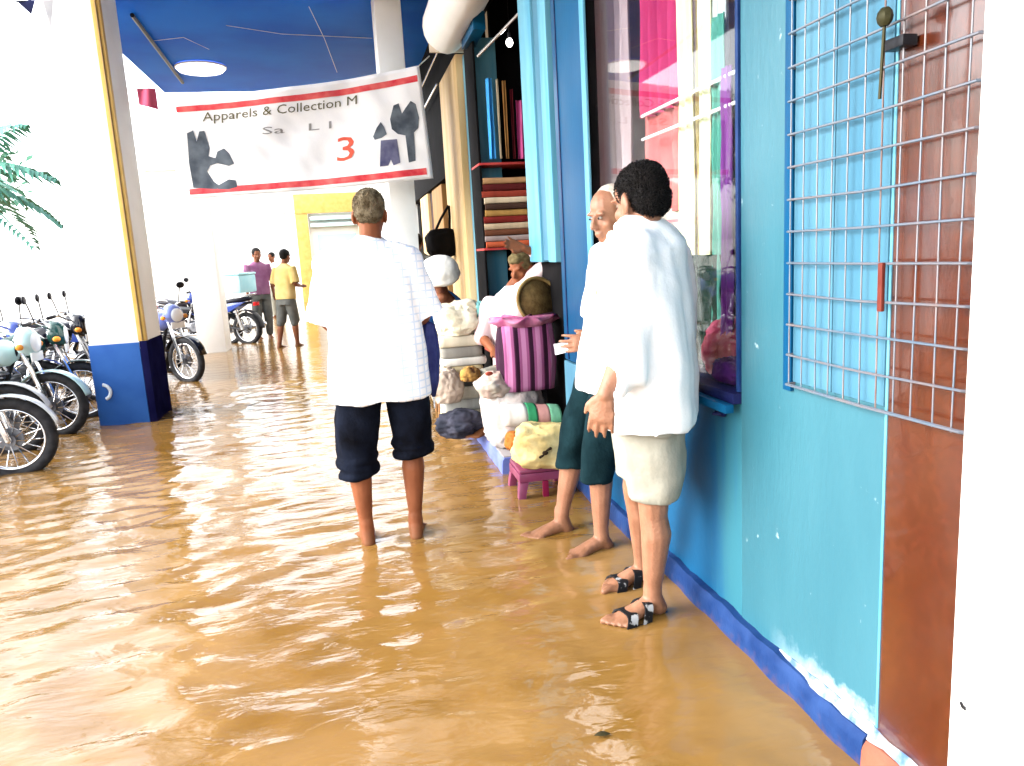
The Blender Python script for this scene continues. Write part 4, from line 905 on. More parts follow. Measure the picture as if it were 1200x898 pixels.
# ---- distant people -----------------------------------------------------------------------
def far_person(label, base, yaw, h, skin, hairm, topm, botm, lean=0.0, stride=.0, arms='down', shorts=False, group=None):
    k = h/1.70; R, F = rgt(yaw), fwd(yaw); b = V(*base)
    p = lambda r, f, z: b + R*(r*k) + F*((f + lean*z)*k) + V(0, 0, z*k)
    fw = .22 if arms == 'front' else .04
    J = dict(right=R, fwd=F, pelvis=p(0, 0, .90), chest=p(0, .0, 1.30), neck=p(0, .01, 1.47), head=p(0, .05, 1.60), hyaw=yaw, hpitch=-8,
             arms=[(p(s*.145, 0, 1.355), p(s*.235, -.015, 1.12), p(s*(.16 if arms == 'front' else .24), fw, 1.08 if arms == 'front' else .88), F*(1 if arms == 'front' else .3) - V(0, 0, .1 if arms == 'front' else 1), V(0, 0, 1) if arms == 'front' else F) for s in (-1, 1)],
             legs=[(p(s*.09, 0, .86), p(s*.10, s*stride*.5 + .03, .47), p(s*.10, s*stride, .08), F, base[2]+.004, -s) for s in (-1, 1)])
    root, L, Hc, M = human(label, b, J, skin, group, voxel=.013, hands=False, s=k)
    hair(root, Hc, M, hairm, [((0, -.024*k, .042*k), (.084*k, .10*k, .088*k)), ((0, -.05*k, 0), (.07*k, .06*k, .06*k))], .005, .012)
    garment(root, 'shirt', topm, [('rings', [(L(p(0, 0, 1.48)), .06*k, .055*k), (L(p(0, 0, 1.44)), .12*k, .08*k), (L(p(0, 0, 1.39)), .19*k, .10*k), (L(p(0, 0, 1.15)), .185*k, .12*k), (L(p(0, 0, .86)), .19*k, .13*k)], R)] +
            [sl(L(p(s*.16, 0, 1.41)), L(p(s*.24, -.01, 1.14)), .075*k, .072*k) for s in (-1, 1)], R, .014, cloth_folds(.008, 7, 2, 3))
    zc = .45 if shorts else .14
    garment(root, 'trousers', botm, [('rings', [(L(p(0, 0, .95)), .165*k, .115*k), (L(p(0, 0, .76)), .175*k, .125*k)], R)] +
            [('tube', [L(p(s*.09, 0, .84)), L(p(s*.10, s*stride*.5 + .03, .48)), L(p(s*.10, s*stride*(1 if not shorts else .55), zc))], [.102*k, .086*k, .066*k]) for s in (-1, 1)], R, .014)
    return root
GREYTR = mat('grey_trouser_cloth', (.07, .075, .07), .9, (.11, .11, .10), 8)
far_person('person in a yellow shirt and rolled grey trousers wading past the far motorbikes', (at(338, 404, y=13.4).x, 13.4, -.04), -35, 1.66, SKIN_D, HAIR_B, mat('yellow_cotton', (.40, .28, .09), .9, (.46, .35, .15), 6), GREYTR, lean=.07, stride=.12, arms='front', shorts=True)
far_person('person in a mauve shirt standing behind the far motorbike with the blue box', (at(300, 300, y=15.4).x, 15.4, -.04), 200, 1.74, SKIN_D, HAIR_B, mat('mauve_cotton', (.17, .06, .13), .9, (.24, .11, .19), 6), GREYTR)
far_person('dark haired person in white standing by the white far door post', (at(466, 300, y=12.2).x, 12.2, -.04), 10, 1.72, SKIN_D, HAIR_B, WHITECLOTH, DENIM)
far_person('dark haired person in grey standing by the black far door', (at(489, 300, y=11.2).x, 11.2, -.04), -20, 1.74, SKIN_D, HAIR_B, GREYTR, DENIM)
far_person('person in a pale pink shirt standing far away near the yellow kiosk', (at(319, 300, y=21).x, 21, -.04), 150, 1.72, SKIN_D, HAIR_B, mat('pale_rose_cotton', (.74, .62, .58), .9), KHAKI)

# ================================================================== BAGS AND BUNDLES
def sack(label, c, r, m, seed, spot=None, tie=None, name='sack', yaw=0, tilt=0, cat='sack', amp=.2):
    root = thing(name, label, cat, (c.x, c.y, c.z - r[2]*.8), yaw)
    mb = MB(); mb.ell((0, 0, 0), (1, 1, 1), nu=72, nv=48)
    RM = Matrix.Rotation(tilt, 3, 'Y')
    for i, v in enumerate(mb.v):
        sx = [math.copysign(abs(q)**.72, q) for q in v]; v = V(*sx)
        q = v*1.3 + V(seed*2.7, seed, 0); d = 1 + amp*noise.noise(q) + amp*.35*(1 - 2.4*abs(noise.noise(q*2.2))) + amp*.14*(.5 - abs(noise.noise(V(q.x*3, q.y*3, q.z*9)))) + amp*.06*noise.noise(q*9)
        p = RM @ V(v.x*r[0]*d, v.y*r[1]*d, v.z*r[2]*d)
        p.z = max(p.z, -r[2]*.8); mb.v[i] = p + V(0, 0, r[2]*.8)
    mb.build('bag', m, root, smooth=True)
    if spot:
        w = root.matrix_basis.inverted() @ spot
        e = MB(); e.ell((0, 0, 0), (.017, .012, .013)); e.tube([(0, 0, 0), (.012, -.008, .018), (.030, -.004, .024)], [.008, .006, .009], 8, rounded=True); e.tube([(0, 0, 0), (-.014, -.006, -.012), (-.030, -.002, -.022)], [.008, .006, .008], 8, rounded=True); e.build('dark_knot', mat('dark_brown_cord', (.02, .012, .006), .9), root, smooth=True, loc=w)
    if tie:
        t = MB(); a, b, h = tie
        t.tube([V(a, b, h - .02), V(a, b, h + .03), V(a + .01, b - .01, h + .07), V(a + .03, b - .02, h + .10)], [.05, .022, .035, .05], 12); t.build('tied_neck', m, root, smooth=True)
    return root
def wpt(px, py, y): return at(px, py, y=y)
# cream sack at the far end of the step
c = wpt(537, 410, 5.55)
s1 = sack('cream cloth bundle with a dark knot on top of the folded cream packets', wpt(538, 376, 5.52) + V(0, .06, 0), (.165, .15, .125), SACK, 1, spot=wpt(545, 373, 5.455), tie=None, amp=.32)
z0, z1 = .112, s1.location.z - .002
PCK = [('grey beige', (.30, .27, .20)), ('cream', (.52, .46, .32)), ('pale grey', (.40, .40, .37)), ('cream white', (.56, .52, .42)), ('dark grey', (.06, .06, .055)), ('straw', (.46, .38, .22)), ('off white', (.56, .54, .48)), ('ash grey', (.24, .23, .20)), ('ivory', (.58, .53, .40))]
ORD = ['lowest', 'second lowest', 'third lowest', 'fourth lowest', 'middle', 'fourth highest', 'third highest', 'second highest', 'highest']
hts_ = [random.uniform(.7, 1.2) for _ in PCK]; zz = z0; sc_ = (z1 - z0)/sum(hts_)
for i, ((nm, col_), h_) in enumerate(zip(PCK, hts_)):
    h = h_*sc_; rr = []; wx, wy_ = .165 + random.uniform(-.012, .012), .14 + random.uniform(-.01, .012); ox = s1.location.x + random.uniform(-.012, .012)
    for k in range(9):
        t = pi*k/8 - pi/2; q = .93 + .07*cos(t)
        rr.append([V(ox + math.copysign(abs(cos(a_))**.35, cos(a_))*wx*q + .006*noise.noise(V(a_, i, k*.4)), 5.58 + math.copysign(abs(sin(a_))**.35, sin(a_))*wy_*q, zz + h/2 + (h/2 - .001)*sin(t) + (.006*noise.noise(V(cos(a_)*2, sin(a_)*2, i)) if 0 < k < 8 else 0)) for a_ in [2*pi*j/28 for j in range(28)]])
    tag(MB().loft(rr).build('folded_packet', cl(nm.replace(' ', '_') + '_packet_cloth', col_), None, smooth=True), f'{nm} folded cloth packet, {ORD[i]} in the stack under the cream bundle', 'folded cloth', 'folded packets stacked on the step')
    zz += h
c = wpt(562, 365, 5.5); heap('teal_bundle', 'small teal cloth bundle tucked beside the big cream sack', cl('teal_bundle_cloth', (.20, .48, .46)), (c.x, 5.55, c.z - .02), (.07, .09, .08), 4)
c = wpt(538, 468, 5.25); heap('black_bag', 'black cloth bag slumped on the end of the step below the cream sack', mat('black_bag_cloth', (.010, .012, .02), .8, (.05, .05, .07), 9), (c.x, 5.30, .20), (.16, .14, .10), 6, 'bag')
c = wpt(548, 440, 5.22); heap('ochre_bundle', 'small ochre and brown bundle lying on the black bag', cl('ochre_bundle_cloth', (.42, .24, .06), (.05, .02, .01)), (c.x+.02, 5.24, c.z+.0), (.07, .06, .055), 9)
c = wpt(522, 448, 5.36); heap('cream_bundle', 'pale cream rag bundle at the foot of the big cream sack', cl('rag_cloth', (.42, .34, .27)), (c.x+.01, 5.40, c.z - .05), (.11, .10, .13), 12)
# big white sack carrying the heap
c = wpt(588, 488, 4.85)
sack('large white cloth sack with rosy stains at the bottom of the heap', V(1.04, 4.92, .32), (.20, .24, .26), SACK2, 3, tie=None)
c = wpt(577, 455, 4.72); heap('white_bundle', 'white bundle with a red mark lying on the large white sack', cl('white_red_bundle_cloth', (.34, .31, .26), (.36, .25, .21)), (c.x+.02, 4.78, c.z), (.11, .10, .085), 15)
q = wpt(573, 438, 4.68); mb = MB(); mb.ell((0, 0, 0), (.026, .012, .014)); tag(mb.build('red_rag', cl('dark_red_rag', (.30, .05, .03)), None, smooth=True, loc=q), 'small dark red rag on top of the white bundle', 'rag')
# striped bag
c0, c1 = wpt(588, 460, 4.72), wpt(650, 378, 4.72)
bag = thing('striped_bag', 'purple and pink striped woven bag with a ruffled top in the heap', 'bag', (.5*(c0.x+c1.x), 4.78, c0.z))
hh = c1.z - c0.z; hw = (c1.x - c0.x)/2; rg = []
for k in range(13):
    t = k/12; ww = hw*(.93 + .10*sin(pi*t)); dd = .12*(.9 + .18*sin(pi*t)); row = []
    for i in range(72):
        a = 2*pi*i/72; q = 1 + .016*cos(a*13)*(.4 + .6*sin(pi*min(1, t+.1))) + .02*noise.noise(V(cos(a)*2, sin(a)*2, t*3))
        row.append(V(math.copysign(abs(cos(a))**.6, cos(a))*ww*q, math.copysign(abs(sin(a))**.6, sin(a))*dd*q, hh*t))
    rg.append(row)
mb = MB().loft(rg); mb.build('body', stripes('purple_striped_weave', [(0, (.022, .004, .016)), (.24, (.26, .07, .17)), (.42, (.42, .17, .31)), (.74, (.26, .07, .17)), (.92, (.05, .01, .035))], 0, 10.5), bag, smooth=True)
mb = MB(); rg = []
for k in range(4):
    t = k/3; rg.append([V(cos(a)*hw*(.95+.25*t)*(1 + .10*t*sin(a*9+k)), sin(a)*.13*(.9+.3*t)*(1 + .12*t*sin(a*9)), hh - .012 + .055*t + .018*t*sin(a*7)) for a in [2*pi*i/72 for i in range(72)]])
mb.loft(rg); mb.build('ruffle', cl('pink_ruffle_cloth', (.30, .04, .13), (.42, .18, .27)), bag, smooth=True)
# wicker basket leaning behind the ruffle
c = wpt(627, 354, 4.95)
wk = thing('wicker_basket', 'round olive wicker basket leaning above the striped bag', 'basket', c)
WICK = mat('olive_wicker', (.14, .09, .025), .7, (.22, .15, .055), 20, .4, 70)
RM = Matrix.Rotation(radians(78), 3, 'X') @ Matrix.Rotation(.25, 3, 'Y')
for k in range(7): mb = MB(); mb.torus(RM @ V(0, 0, .05 - .014*k + .0), .152 - .006*k*k*.4 - .012*k, (.013, .012), RM, 40, 8); mb.build('wicker_ring', WICK, wk, smooth=True)
mb = MB(); mb.loft([[RM @ V(r*cos(a), r*sin(a), z) for a in [2*pi*i/32 for i in range(32)]] for r, z in ((.145, .05), (.12, -.01), (.06, -.045), (.01, -.05))]); mb.build('bowl', mat('brown_wicker', (.10, .06, .02), .8, (.17, .11, .04), 24, .5, 60), wk, smooth=True)
# rolled cloth with green band
a, b = wpt(596, 486, 4.52), wpt(655, 488, 4.46)
rl = thing('cloth_roll', 'white and pink cloth roll with a green band lying across the sacks', 'cloth roll', a.lerp(b, .5))
ax = (b - a); rg = []
def rollpart(t0, t1, nm, m, rr=1.0):
    rg = []
    for k in range(6):
        t = t0 + (t1-t0)*k/5; p = ax*(t - .5)
        rg.append([p + V(0, cos(q)*.085*rr, sin(q)*.075*rr)*(1 + .07*noise.noise(V(t*4, cos(q), sin(q)*2))) for q in [2*pi*i/20 for i in range(20)]])
    MB().loft(rg).build(nm, m, rl, smooth=True)
rollpart(-.12, .34, 'cloth', cl('white_roll_cloth', (.55, .52, .48)))
rollpart(.335, .52, 'green_band', cl('green_band_cloth', (.02, .17, .07)), 1.03)
rollpart(.515, .78, 'pink_band', cl('salmon_band_cloth', (.38, .19, .17)), .98)
rollpart(.775, 1.0, 'green_end', cl('green_end_cloth', (.04, .16, .08), (.10, .25, .16)), 1.0)
# pink stool with the yellow sack
sx0, sx1 = at(592, 575, z=0.0), at(655, 583, z=0.0)
ps = thing('plastic_stool', 'pink plastic stool standing in the water under the yellow sack', 'stool', (1.02, 4.24, -.04))
STZ = at(625, 550, y=4.10).z + .04
mb = MB(); mb.box(-.15, .15, -.14, .14, STZ - .024, STZ); mb.build('seat', PINKPL, ps, bevel=.01)
mb = MB(); mb.loft([[V(sx_*.153, sy_*.143, z) for sx_, sy_ in ((-1,-1),(1,-1),(1,1),(-1,1))] for z in (STZ - .075, STZ - .0245)]); mb.build('apron', PINKPL, ps, bevel=.006)
for sx in (-1, 1):
    for sy in (-1, 1):
        mb = MB(); mb.loft([[V(sx*(.125+o) + dx, sy*(.115+o) + dy, z) for dx, dy in ((-w,-w),(w,-w),(w,w),(-w,w))] for z, o, w in ((STZ - .076, 0, .028), (STZ*.4, .012, .024), (0, .024, .021))]); mb.build('leg', PINKPL, ps, bevel=.005)
mb = MB(); mb.box(-.018, .018, -.147, -.13, .0, STZ - .076); mb.build('brace', mat('crimson_plastic', (.16, .008, .035), .3), ps, bevel=.003)
c = wpt(632, 530, 4.12)
ys = sack('pale yellow sack with a dark knot lying on the pink plastic stool', V(1.05, 4.18, STZ - .04 + .108), (.19, .175, .13), YSACK, 8, spot=wpt(639, 531, 3.985), yaw=-.1, tilt=.12)
c = wpt(606, 520, 4.3); heap('orange_cloth', 'small orange cloth pinched between the yellow sack and the white sack', cl('orange_cloth', (.34, .11, .02)), (c.x, 4.36, c.z), (.06, .06, .06), 19, 'cloth')
# made-up black mass for the doorway darkness beside the cream post
c = at(520, 285, x=1.08)
hb = thing('doorway_darkness', 'black mass made up for the doorway darkness above the white cap', 'bag', (1.075, c.y, c.z)); kk = c.y/7.38
mb = MB(); mb.ell((0, 0, 0), (1, 1, 1), nu=40, nv=26); mb.v = [V(math.copysign(abs(v.x)**.7, v.x)*.165*kk, math.copysign(abs(v.y)**.8, v.y)*.12, math.copysign(abs(v.z)**.65, v.z)*.135*kk)*(1 + .10*noise.noise(v*3) + .05*(.5 - abs(noise.noise(v*6)))) for v in mb.v]
mb.build('dark_mass', BLACK, hb, smooth=True)
mb = MB(); mb.tube([(-.08, 0, .13), (-.01, 0, .26), (.085, .0, .40)], .014, 6); mb.tube([(.08, 0, .13), (.09, 0, .28), (.09, 0, .40)], .014, 6); mb.build('strap', BLACK, hb)  # these straps are made up along with the black mass

# ================================================================== BANNER
BY = 7.2
bn = thing('banner', 'white cloth banner with red borders and grey clothing prints strung under the ceiling', 'banner', at(355, 155, y=BY))
BC = [at(203, 116, y=BY), at(491, 77, y=BY), at(508, 209, y=BY), at(221, 233, y=BY)]
def bsurf(u, v, off=0):
    top = BC[0].lerp(BC[1], u); bot = BC[3].lerp(BC[2], u); p = top.lerp(bot, v)
    p.z -= .035*sin(pi*u)*(1-v*.6)
    p.y = BY + .022*sin(u*11 + v*2) *(.4 + .6*sin(pi*u)) + .026*noise.noise(V(u*6 + v*2, v*2.0, 1)) + .012*noise.noise(V(u*16 - v*5, v*4, 5)) + .03*sin(v*pi)*sin(u*pi) - off
    return p - bn.location
NU, NV = 60, 25
vs = [bsurf(i/NU, j/NV) for j in range(NV+1) for i in range(NU+1)]; vb = [bsurf(i/NU, j/NV, -.004) for j in range(NV+1) for i in range(NU+1)]
fs = []; n_ = (NU+1)*(NV+1)
for j in range(NV):
    for i in range(NU):
        a = j*(NU+1)+i; fs.append((a, a+1, a+NU+2, a+NU+1)); fs.append((n_+a, n_+a+NU+1, n_+a+NU+2, n_+a+1))
for i in range(NU): fs.append((i, n_+i, n_+i+1, i+1)); a = NV*(NU+1)+i; fs.append((a, a+1, n_+a+1, n_+a))
for j in range(NV): a = j*(NU+1); b = a+NU+1; fs.append((a, b, n_+b, n_+a)); a += NU; b += NU; fs.append((a, n_+a, n_+b, b))
me = bpy.data.meshes.new('sheet'); me.from_pydata(vs + vb, [], fs)
BANW = mat('banner_cloth', (.80, .79, .77), .8, bump=.1, bscale=40); BRED = mat('banner_red_print', (.58, .035, .05), .7, (.70, .13, .12), 9); BGREY = mat('banner_grey_print', (.05, .06, .075), .8, (.12, .14, .16), 8); BTXT = mat('banner_dark_print', (.12, .11, .06), .8); BORG = mat('banner_orange_print', (.62, .10, .06), .8); BPALE = mat('banner_pale_print', (.26, .25, .24), .8)
link('sheet', me, BANW, bn, smooth=True)
def strip(v0, v1, u0, u1, m, name):
    q = MB(); n = 40
    q.loft([[bsurf(u0+(u1-u0)*k/n, v0, .003), bsurf(u0+(u1-u0)*k/n, (v0+v1)/2, .003), bsurf(u0+(u1-u0)*k/n, v1, .003), bsurf(u0+(u1-u0)*k/n, v1, .0005), bsurf(u0+(u1-u0)*k/n, v0, .0005)] for k in range(n+1)])
    q.build(name, m, bn)
strip(.08, .135, .005, .985, BRED, 'red_border'); strip(.90, .96, .005, .975, BRED, 'red_border')
def buv(px, py):            # banner coordinates of a picture position (bilinear inverse)
    u, v = .5, .5; p = at(px, py, y=BY)
    for _ in range(20):
        q = BC[0].lerp(BC[1], u).lerp(BC[3].lerp(BC[2], u), v); e = p - q
        du = BC[1]-BC[0]; dv = BC[3]-BC[0]; u += e.dot(du)/du.length_squared; v += e.dot(dv)/dv.length_squared
    return u, v
def print_shape(poly, m, name='clothing_print', off=.0035):
    """a flat printed patch cut from a fine grid so that it follows the cloth"""
    bm = bmesh.new(); vv = [bm.verts.new((*buv(*p), 0)) for p in poly]; bm.faces.new(vv)
    for k in range(1, 60): 
        g = bm.verts[:] + bm.edges[:] + bm.faces[:]; bmesh.ops.bisect_plane(bm, geom=g, plane_co=(k/60, 0, 0), plane_no=(1, 0, 0))
    for k in range(1, 12):
        g = bm.verts[:] + bm.edges[:] + bm.faces[:]; bmesh.ops.bisect_plane(bm, geom=g, plane_co=(0, k/12, 0), plane_no=(0, 1, 0))
    for v in bm.verts: v.co = bsurf(v.co.x, v.co.y, off)
    me = bpy.data.meshes.new(name); bm.to_mesh(me); bm.free(); return link(name, me, m, bn, smooth=True)
print_shape([(219, 156), (226, 152), (230, 165), (233, 153), (239, 152), (245, 172), (244, 182), (252, 184), (254, 176), (262, 172), (268, 178), (274, 190), (268, 193), (254, 190), (246, 193), (242, 200), (250, 212), (256, 216), (268, 209), (276, 210), (278, 218), (268, 221), (252, 221), (226, 220), (221, 190)], BGREY)
print_shape([(437, 158), (441, 148), (446, 141), (450, 147), (453, 156), (447, 160), (439, 162)], BGREY)
print_shape([(446, 163), (465, 162), (469, 190), (461, 193), (458, 186), (455, 193), (445, 194)], mat('banner_navy_print', (.06, .06, .13), .8, (.16, .16, .24), 8))
print_shape([(457, 138), (461, 122), (467, 120), (471, 132), (475, 126), (481, 118), (487, 122), (491, 138), (490, 150), (485, 155), (487, 188), (479, 190), (475, 158), (466, 156), (459, 150)], BGREY)
def lettering(txt, px0, py0, px1, py1, hpx, m, name='lettering', off=.0045):
    cu = bpy.data.curves.new('txt', 'FONT'); cu.body = txt; cu.size = 1; cu.resolution_u = 2; cu.offset = .0
    o = bpy.data.objects.new('txt', cu); COL.objects.link(o); dg = bpy.context.evaluated_depsgraph_get()
    me = bpy.data.meshes.new_from_object(o.evaluated_get(dg)); bpy.data.objects.remove(o); bpy.data.curves.remove(cu)
    w = max(v.co.x for v in me.vertices)
    for v in me.vertices:
        t = v.co.x/w; x = px0 + (px1-px0)*t; y = py0 + (py1-py0)*t - v.co.y*hpx/.72
        v.co = bsurf(*buv(x, y), off)
    stuff(link(name, me, m, bn))
lettering('Apparels & Collection M', 237, 141, 418, 118, 11, BTXT)
lettering('Sa   L I', 306, 155, 388, 146, 9, BPALE)
lettering('3', 391, 187, 415, 184, 30, BORG)
for a, b in (((203, 116), (184, 108)), ((491, 77), (503, 66)), ((221, 233), (186, 248))):
    p, q = at(*a, y=BY), at(*b, y=7.42 if a[0] == 491 else 7.62)
    mb = MB(); mb.tube([p - bn.location, q - bn.location], .006, 6); mb.build('rope', mat('pale_rope', (.7, .68, .6), .9), bn)

# ================================================================== MOTORBIKES
def make_bike(label, paint, loc, yaw, fender=None, group='motorbikes parked beside the arcade'):
    """a small commuter motorbike pointing +X"""
    root = thing('motorbike', label, 'motorbike', loc, radians(yaw), group)
    RX = Matrix.Rotation(pi/2, 3, 'X')
    def wheel(x, par, name, piv=(0, 0, 0)):
        h = MB(); h.tube([(0, -.06, 0), (0, .06, 0)], .045, 12); h.tube([(0, -.012, 0), (0, .012, 0)], .085, 16)
        w = h.build('wheel', ENGINE, par, loc=(x, 0, .30))
        t = MB(); t.torus((0, 0, 0), .262, (.043, .040), RX, 36, 10); t.build('tyre', RUBBER, w, smooth=True)
        r = MB(); r.torus((0, 0, 0), .222, (.012, .026), RX, 36, 8); r.build('rim', CHROME, w, smooth=True)
        s = MB()
        for k in range(18):
            a = 2*pi*k/18; s.tube([(cos(a)*.03, .03*(-1)**k, sin(a)*.03), (cos(a+.25)*.218, 0, sin(a+.25)*.218)], .004, 5)
        stuff(s.build('spokes', CHROME, w))
        return w
    # steering assembly turns together
    fk = MB()
    for s in (-1, 1): fk.tube([(.64, s*.075, .30), (.60, s*.075, .45), (.44, s*.065, .92)], [.022, .022, .017], 8, rounded=True)
    fk.build('fork', CHROME, root)
    wheel(.64, root, 'wheel'); wheel(-.62, root, 'wheel')
    f = MB(); f.torus((.64, 0, .30), .325, (.008, .062), RX, 20, 8, .25, 2.75); f.build('front_fender', fender or paint, root, smooth=True)
    f = MB(); f.torus((-.62, 0, .31), .335, (.010, .075), RX, 18, 8, .9, 3.15); f.build('rear_fender', BLACKPL, root, smooth=True)
    h = MB(); h.tube([(.30, .36, 1.02), (.36, .22, 1.03), (.43, .08, .97), (.43, -.08, .97), (.36, -.22, 1.03), (.30, -.36, 1.02)], .012, 8, rounded=True); hb = h.build('handlebar', CHROME, root, smooth=True)
    for s in (-1, 1):
        g = MB(); g.tube([(.335, s*.26, 1.028), (.295, s*.38, 1.018)], .019, 8, rounded=True); g.build('grip', BLACKPL, hb, smooth=True)
        g = MB(); g.tube([(.37, s*.22, 1.03), (.35, s*.27, 1.16), (.34, s*.30, 1.22)], .006, 6); mir = g.build('mirror', BLACKPL, root)
        e = MB(); e.ell((.33, s*.32, 1.25), (.018, .065, .042), None, 14, 9); e.build('mirror_head', BLACKPL, mir, smooth=True)
        e = MB(); e.ell((.52, s*.17, .86), (.035, .025, .028), None, 10, 7); e.tube([(.47, s*.08, .86), (.52, s*.16, .86)], .008, 6); e.build('indicator', mat('amber_plastic', (.65, .24, .03), .3), root, smooth=True)
    c = MB(); c.loft([[V(x, y*cos(q)*1.0, z + hh*sin(q)) for q in [2*pi*k/16 for k in range(16)]] for x, y, z, hh in ((.42, .05, .90, .07), (.46, .12, .90, .13), (.53, .125, .895, .125), (.575, .10, .885, .10))]); cw = c.build('headlight_cowl', paint, root, smooth=True)
    e = MB(); e.ell((.575, 0, .885), (.022, .092, .088), None, 16, 10); e.build('headlight', mat('headlight_glass', (.75, .78, .80), .08), cw, smooth=True)
    t = MB(); t.loft([[V(x, w*math.copysign(abs(cos(q))**.7, cos(q)), z + hh*math.copysign(abs(sin(q))**.8, sin(q))) for q in [2*pi*k/18 for k in range(18)]] for x, w, z, hh in ((.40, .05, .80, .06), (.34, .12, .80, .11), (.20, .145, .81, .125), (.06, .13, .79, .11), (-.06, .085, .77, .075), (-.12, .05, .76, .05))]); tk = t.build('fuel_tank', paint, root, smooth=True)
    k = MB(); k.tube([(.22, 0, .92), (.22, 0, .945)], .028, 12); k.build('filler_cap', CHROME, tk)
    t = MB(); t.loft([[V(x, w*math.copysign(abs(cos(q))**.6, cos(q)), z + hh*math.copysign(abs(sin(q))**.7, sin(q))) for q in [2*pi*k/16 for k in range(16)]] for x, w, z, hh in ((-.02, .07, .79, .03), (-.10, .12, .80, .045), (-.30, .135, .805, .045), (-.48, .125, .83, .05), (-.70, .10, .85, .04), (-.78, .05, .855, .02))]); t.build('seat', SEATM, root, smooth=True)
    for s in (-1, 1):
        p = MB(); p.prism([V(.0, s*.095, .74), V(-.12, s*.12, .60), V(-.38, s*.125, .63), V(-.72, s*.09, .80), V(-.45, s*.115, .79)], V(0, s*.022, 0)); p.build('side_panel', paint, root, bevel=.008)
    fr = MB(); fr.tube([(.42, 0, .86), (.30, 0, .60), (.22, 0, .36), (-.10, 0, .30), (-.25, 0, .50), (-.10, 0, .76)], .022, 8); fr.tube([(.40, 0, .80), (.0, 0, .72), (-.78, 0, .78)], .022, 8); fr.tube([(-.62, .09, .30), (-.16, .09, .36), (-.16, -.09, .36), (-.62, -.09, .30)], .018, 8); fr.build('frame', BLACKPL, root)
    e = MB(); e.tube([(-.12, 0, .37), (.14, 0, .37)], [(.12, .11), (.11, .10)], 14, ref=(0, 0, 1), rounded=True); e.tube([(.02, -.14, .36), (.02, .14, .36)], .085, 16)
    eng = e.build('engine', ENGINE, root)
    e = MB()
    for j in range(6): e.loft([[V(.10 + .03*j + sx*.075 + (0), sy*.085, .46 + .032*j + dz) for sx, sy in ((-1,-1),(1,-1),(1,1),(-1,1))] for dz in (0, .016)])
    stuff(e.build('cooling_fins', ENGINE, eng))
    x = MB(); x.tube([(.20, -.09, .52), (.28, -.12, .36), (.16, -.14, .22), (-.20, -.16, .24), (-.34, -.17, .27)], .020, 8, rounded=True); ex = x.build('exhaust', CHROME, root, smooth=True)
    x = MB(); x.tube([(-.30, -.17, .26), (-.42, -.18, .29), (-.86, -.19, .37)], [.03, .048, .044], 12, rounded=True); x.build('silencer', CHROME, ex, smooth=True)
    for s in (-1, 1):
        a = MB(); a.tube([(-.62, s*.13, .30), (-.52, s*.14, .66)], .032, 10); a.build('shock_absorber', CHROME, root)
    t = MB(); t.box(-.90, -.84, -.06, .06, .72, .79); t.build('tail_light', mat('red_lens', (.45, .01, .01), .15), root, bevel=.012)
    t = MB(); t.tube([(-.50, .10, .86), (-.82, .10, .93), (-.88, 0, .94), (-.82, -.10, .93), (-.50, -.10, .86)], .011, 8); t.build('grab_rail', CHROME, root, smooth=True)
    t = MB(); t.tube([(.24, -.04, .42), (.28, -.26, .40), (.26, -.30, .56), (.27, -.05, .72)], .012, 8); t.tube([(.24, .04, .42), (.28, .26, .40), (.26, .30, .56), (.27, .05, .72)], .012, 8); t.build('crash_guard', CHROME, root, smooth=True)
    t = MB(); t.box(.565, .575, -.10, .10, .72, .80); t.build('number_plate', mat('plate_white', (.75, .75, .72), .4), root, bevel=.003)
    t = MB(); t.tube([(-.06, .10, .28), (-.10, .26, -.0)], .012, 6); t.tube([(.0, -.25, .26), (.0, .25, .26)], .014, 8); t.build('foot_pegs', BLACKPL, root)
    return root
PW_ = mat('pale_silver_paint', (.66, .70, .72), .2, coat=.6, col2=(.60, .66, .68), nscale=3)
PT_ = mat('pale_teal_paint', (.42, .62, .62), .2, coat=.6, col2=(.48, .66, .66), nscale=3)
PB_ = mat('dark_blue_gloss', (.02, .04, .20), .15, coat=.7, col2=(.03, .06, .26), nscale=3)
PK_ = mat('black_gloss', (.008, .008, .012), .15, coat=.7)
PL_ = mat('lilac_blue_gloss', (.16, .20, .46), .2, coat=.6)
G0 = -.04
def bike_at(px, py, y, yaw, label, paint, wheel_end='front', fender=None):
    p = at(px, py, y=y); d = Vector((cos(radians(yaw)), sin(radians(yaw)), 0))
    off = .64 if wheel_end == 'front' else -.62
    return make_bike(label, paint, (p.x - d.x*off, p.y - d.y*off, G0), yaw, fender)
bike_at(14, 521, 6.05, 8, 'pale silver motorbike nearest the camera, its front wheel cut by the left edge', PW_)
bike_at(62, 470, 7.45, -6, 'pale teal motorbike parked against the blue base of the near pillar', PT_)
bike_at(46, 440, 8.6, 12, 'black seated dark blue motorbike behind the pale teal motorbike', PB_)
bike_at(-30, 420, 9.6, 6, 'silver motorbike farther left behind the dark blue motorbike', PW_)
make_bike('white motorbike squeezed between the pale silver and the pale teal motorbikes', mat('white_gloss', (.60, .62, .62), .2, coat=.6), (-3.45, 6.78, G0), 4)
make_bike('dark green motorbike squeezed behind the pale teal motorbike', mat('dark_green_gloss', (.01, .04, .035), .2, coat=.6), (-3.30, 8.05, G0), 10)
make_bike('black motorbike behind the dark green motorbike at the left edge', PK_, (-3.45, 9.2, G0), 6)
make_bike('dark blue motorbike in the last place of the left row, below the palm', PB_, (-3.30, 10.75, G0), -8)
bike_at(218, 418, 10.2, -38, 'lilac blue motorbike with a black front fender beside the near pillar', PL_, fender=PK_)
bike_at(190, 405, 11.4, -20, 'black motorbike half hidden behind the lilac blue motorbike', PK_)
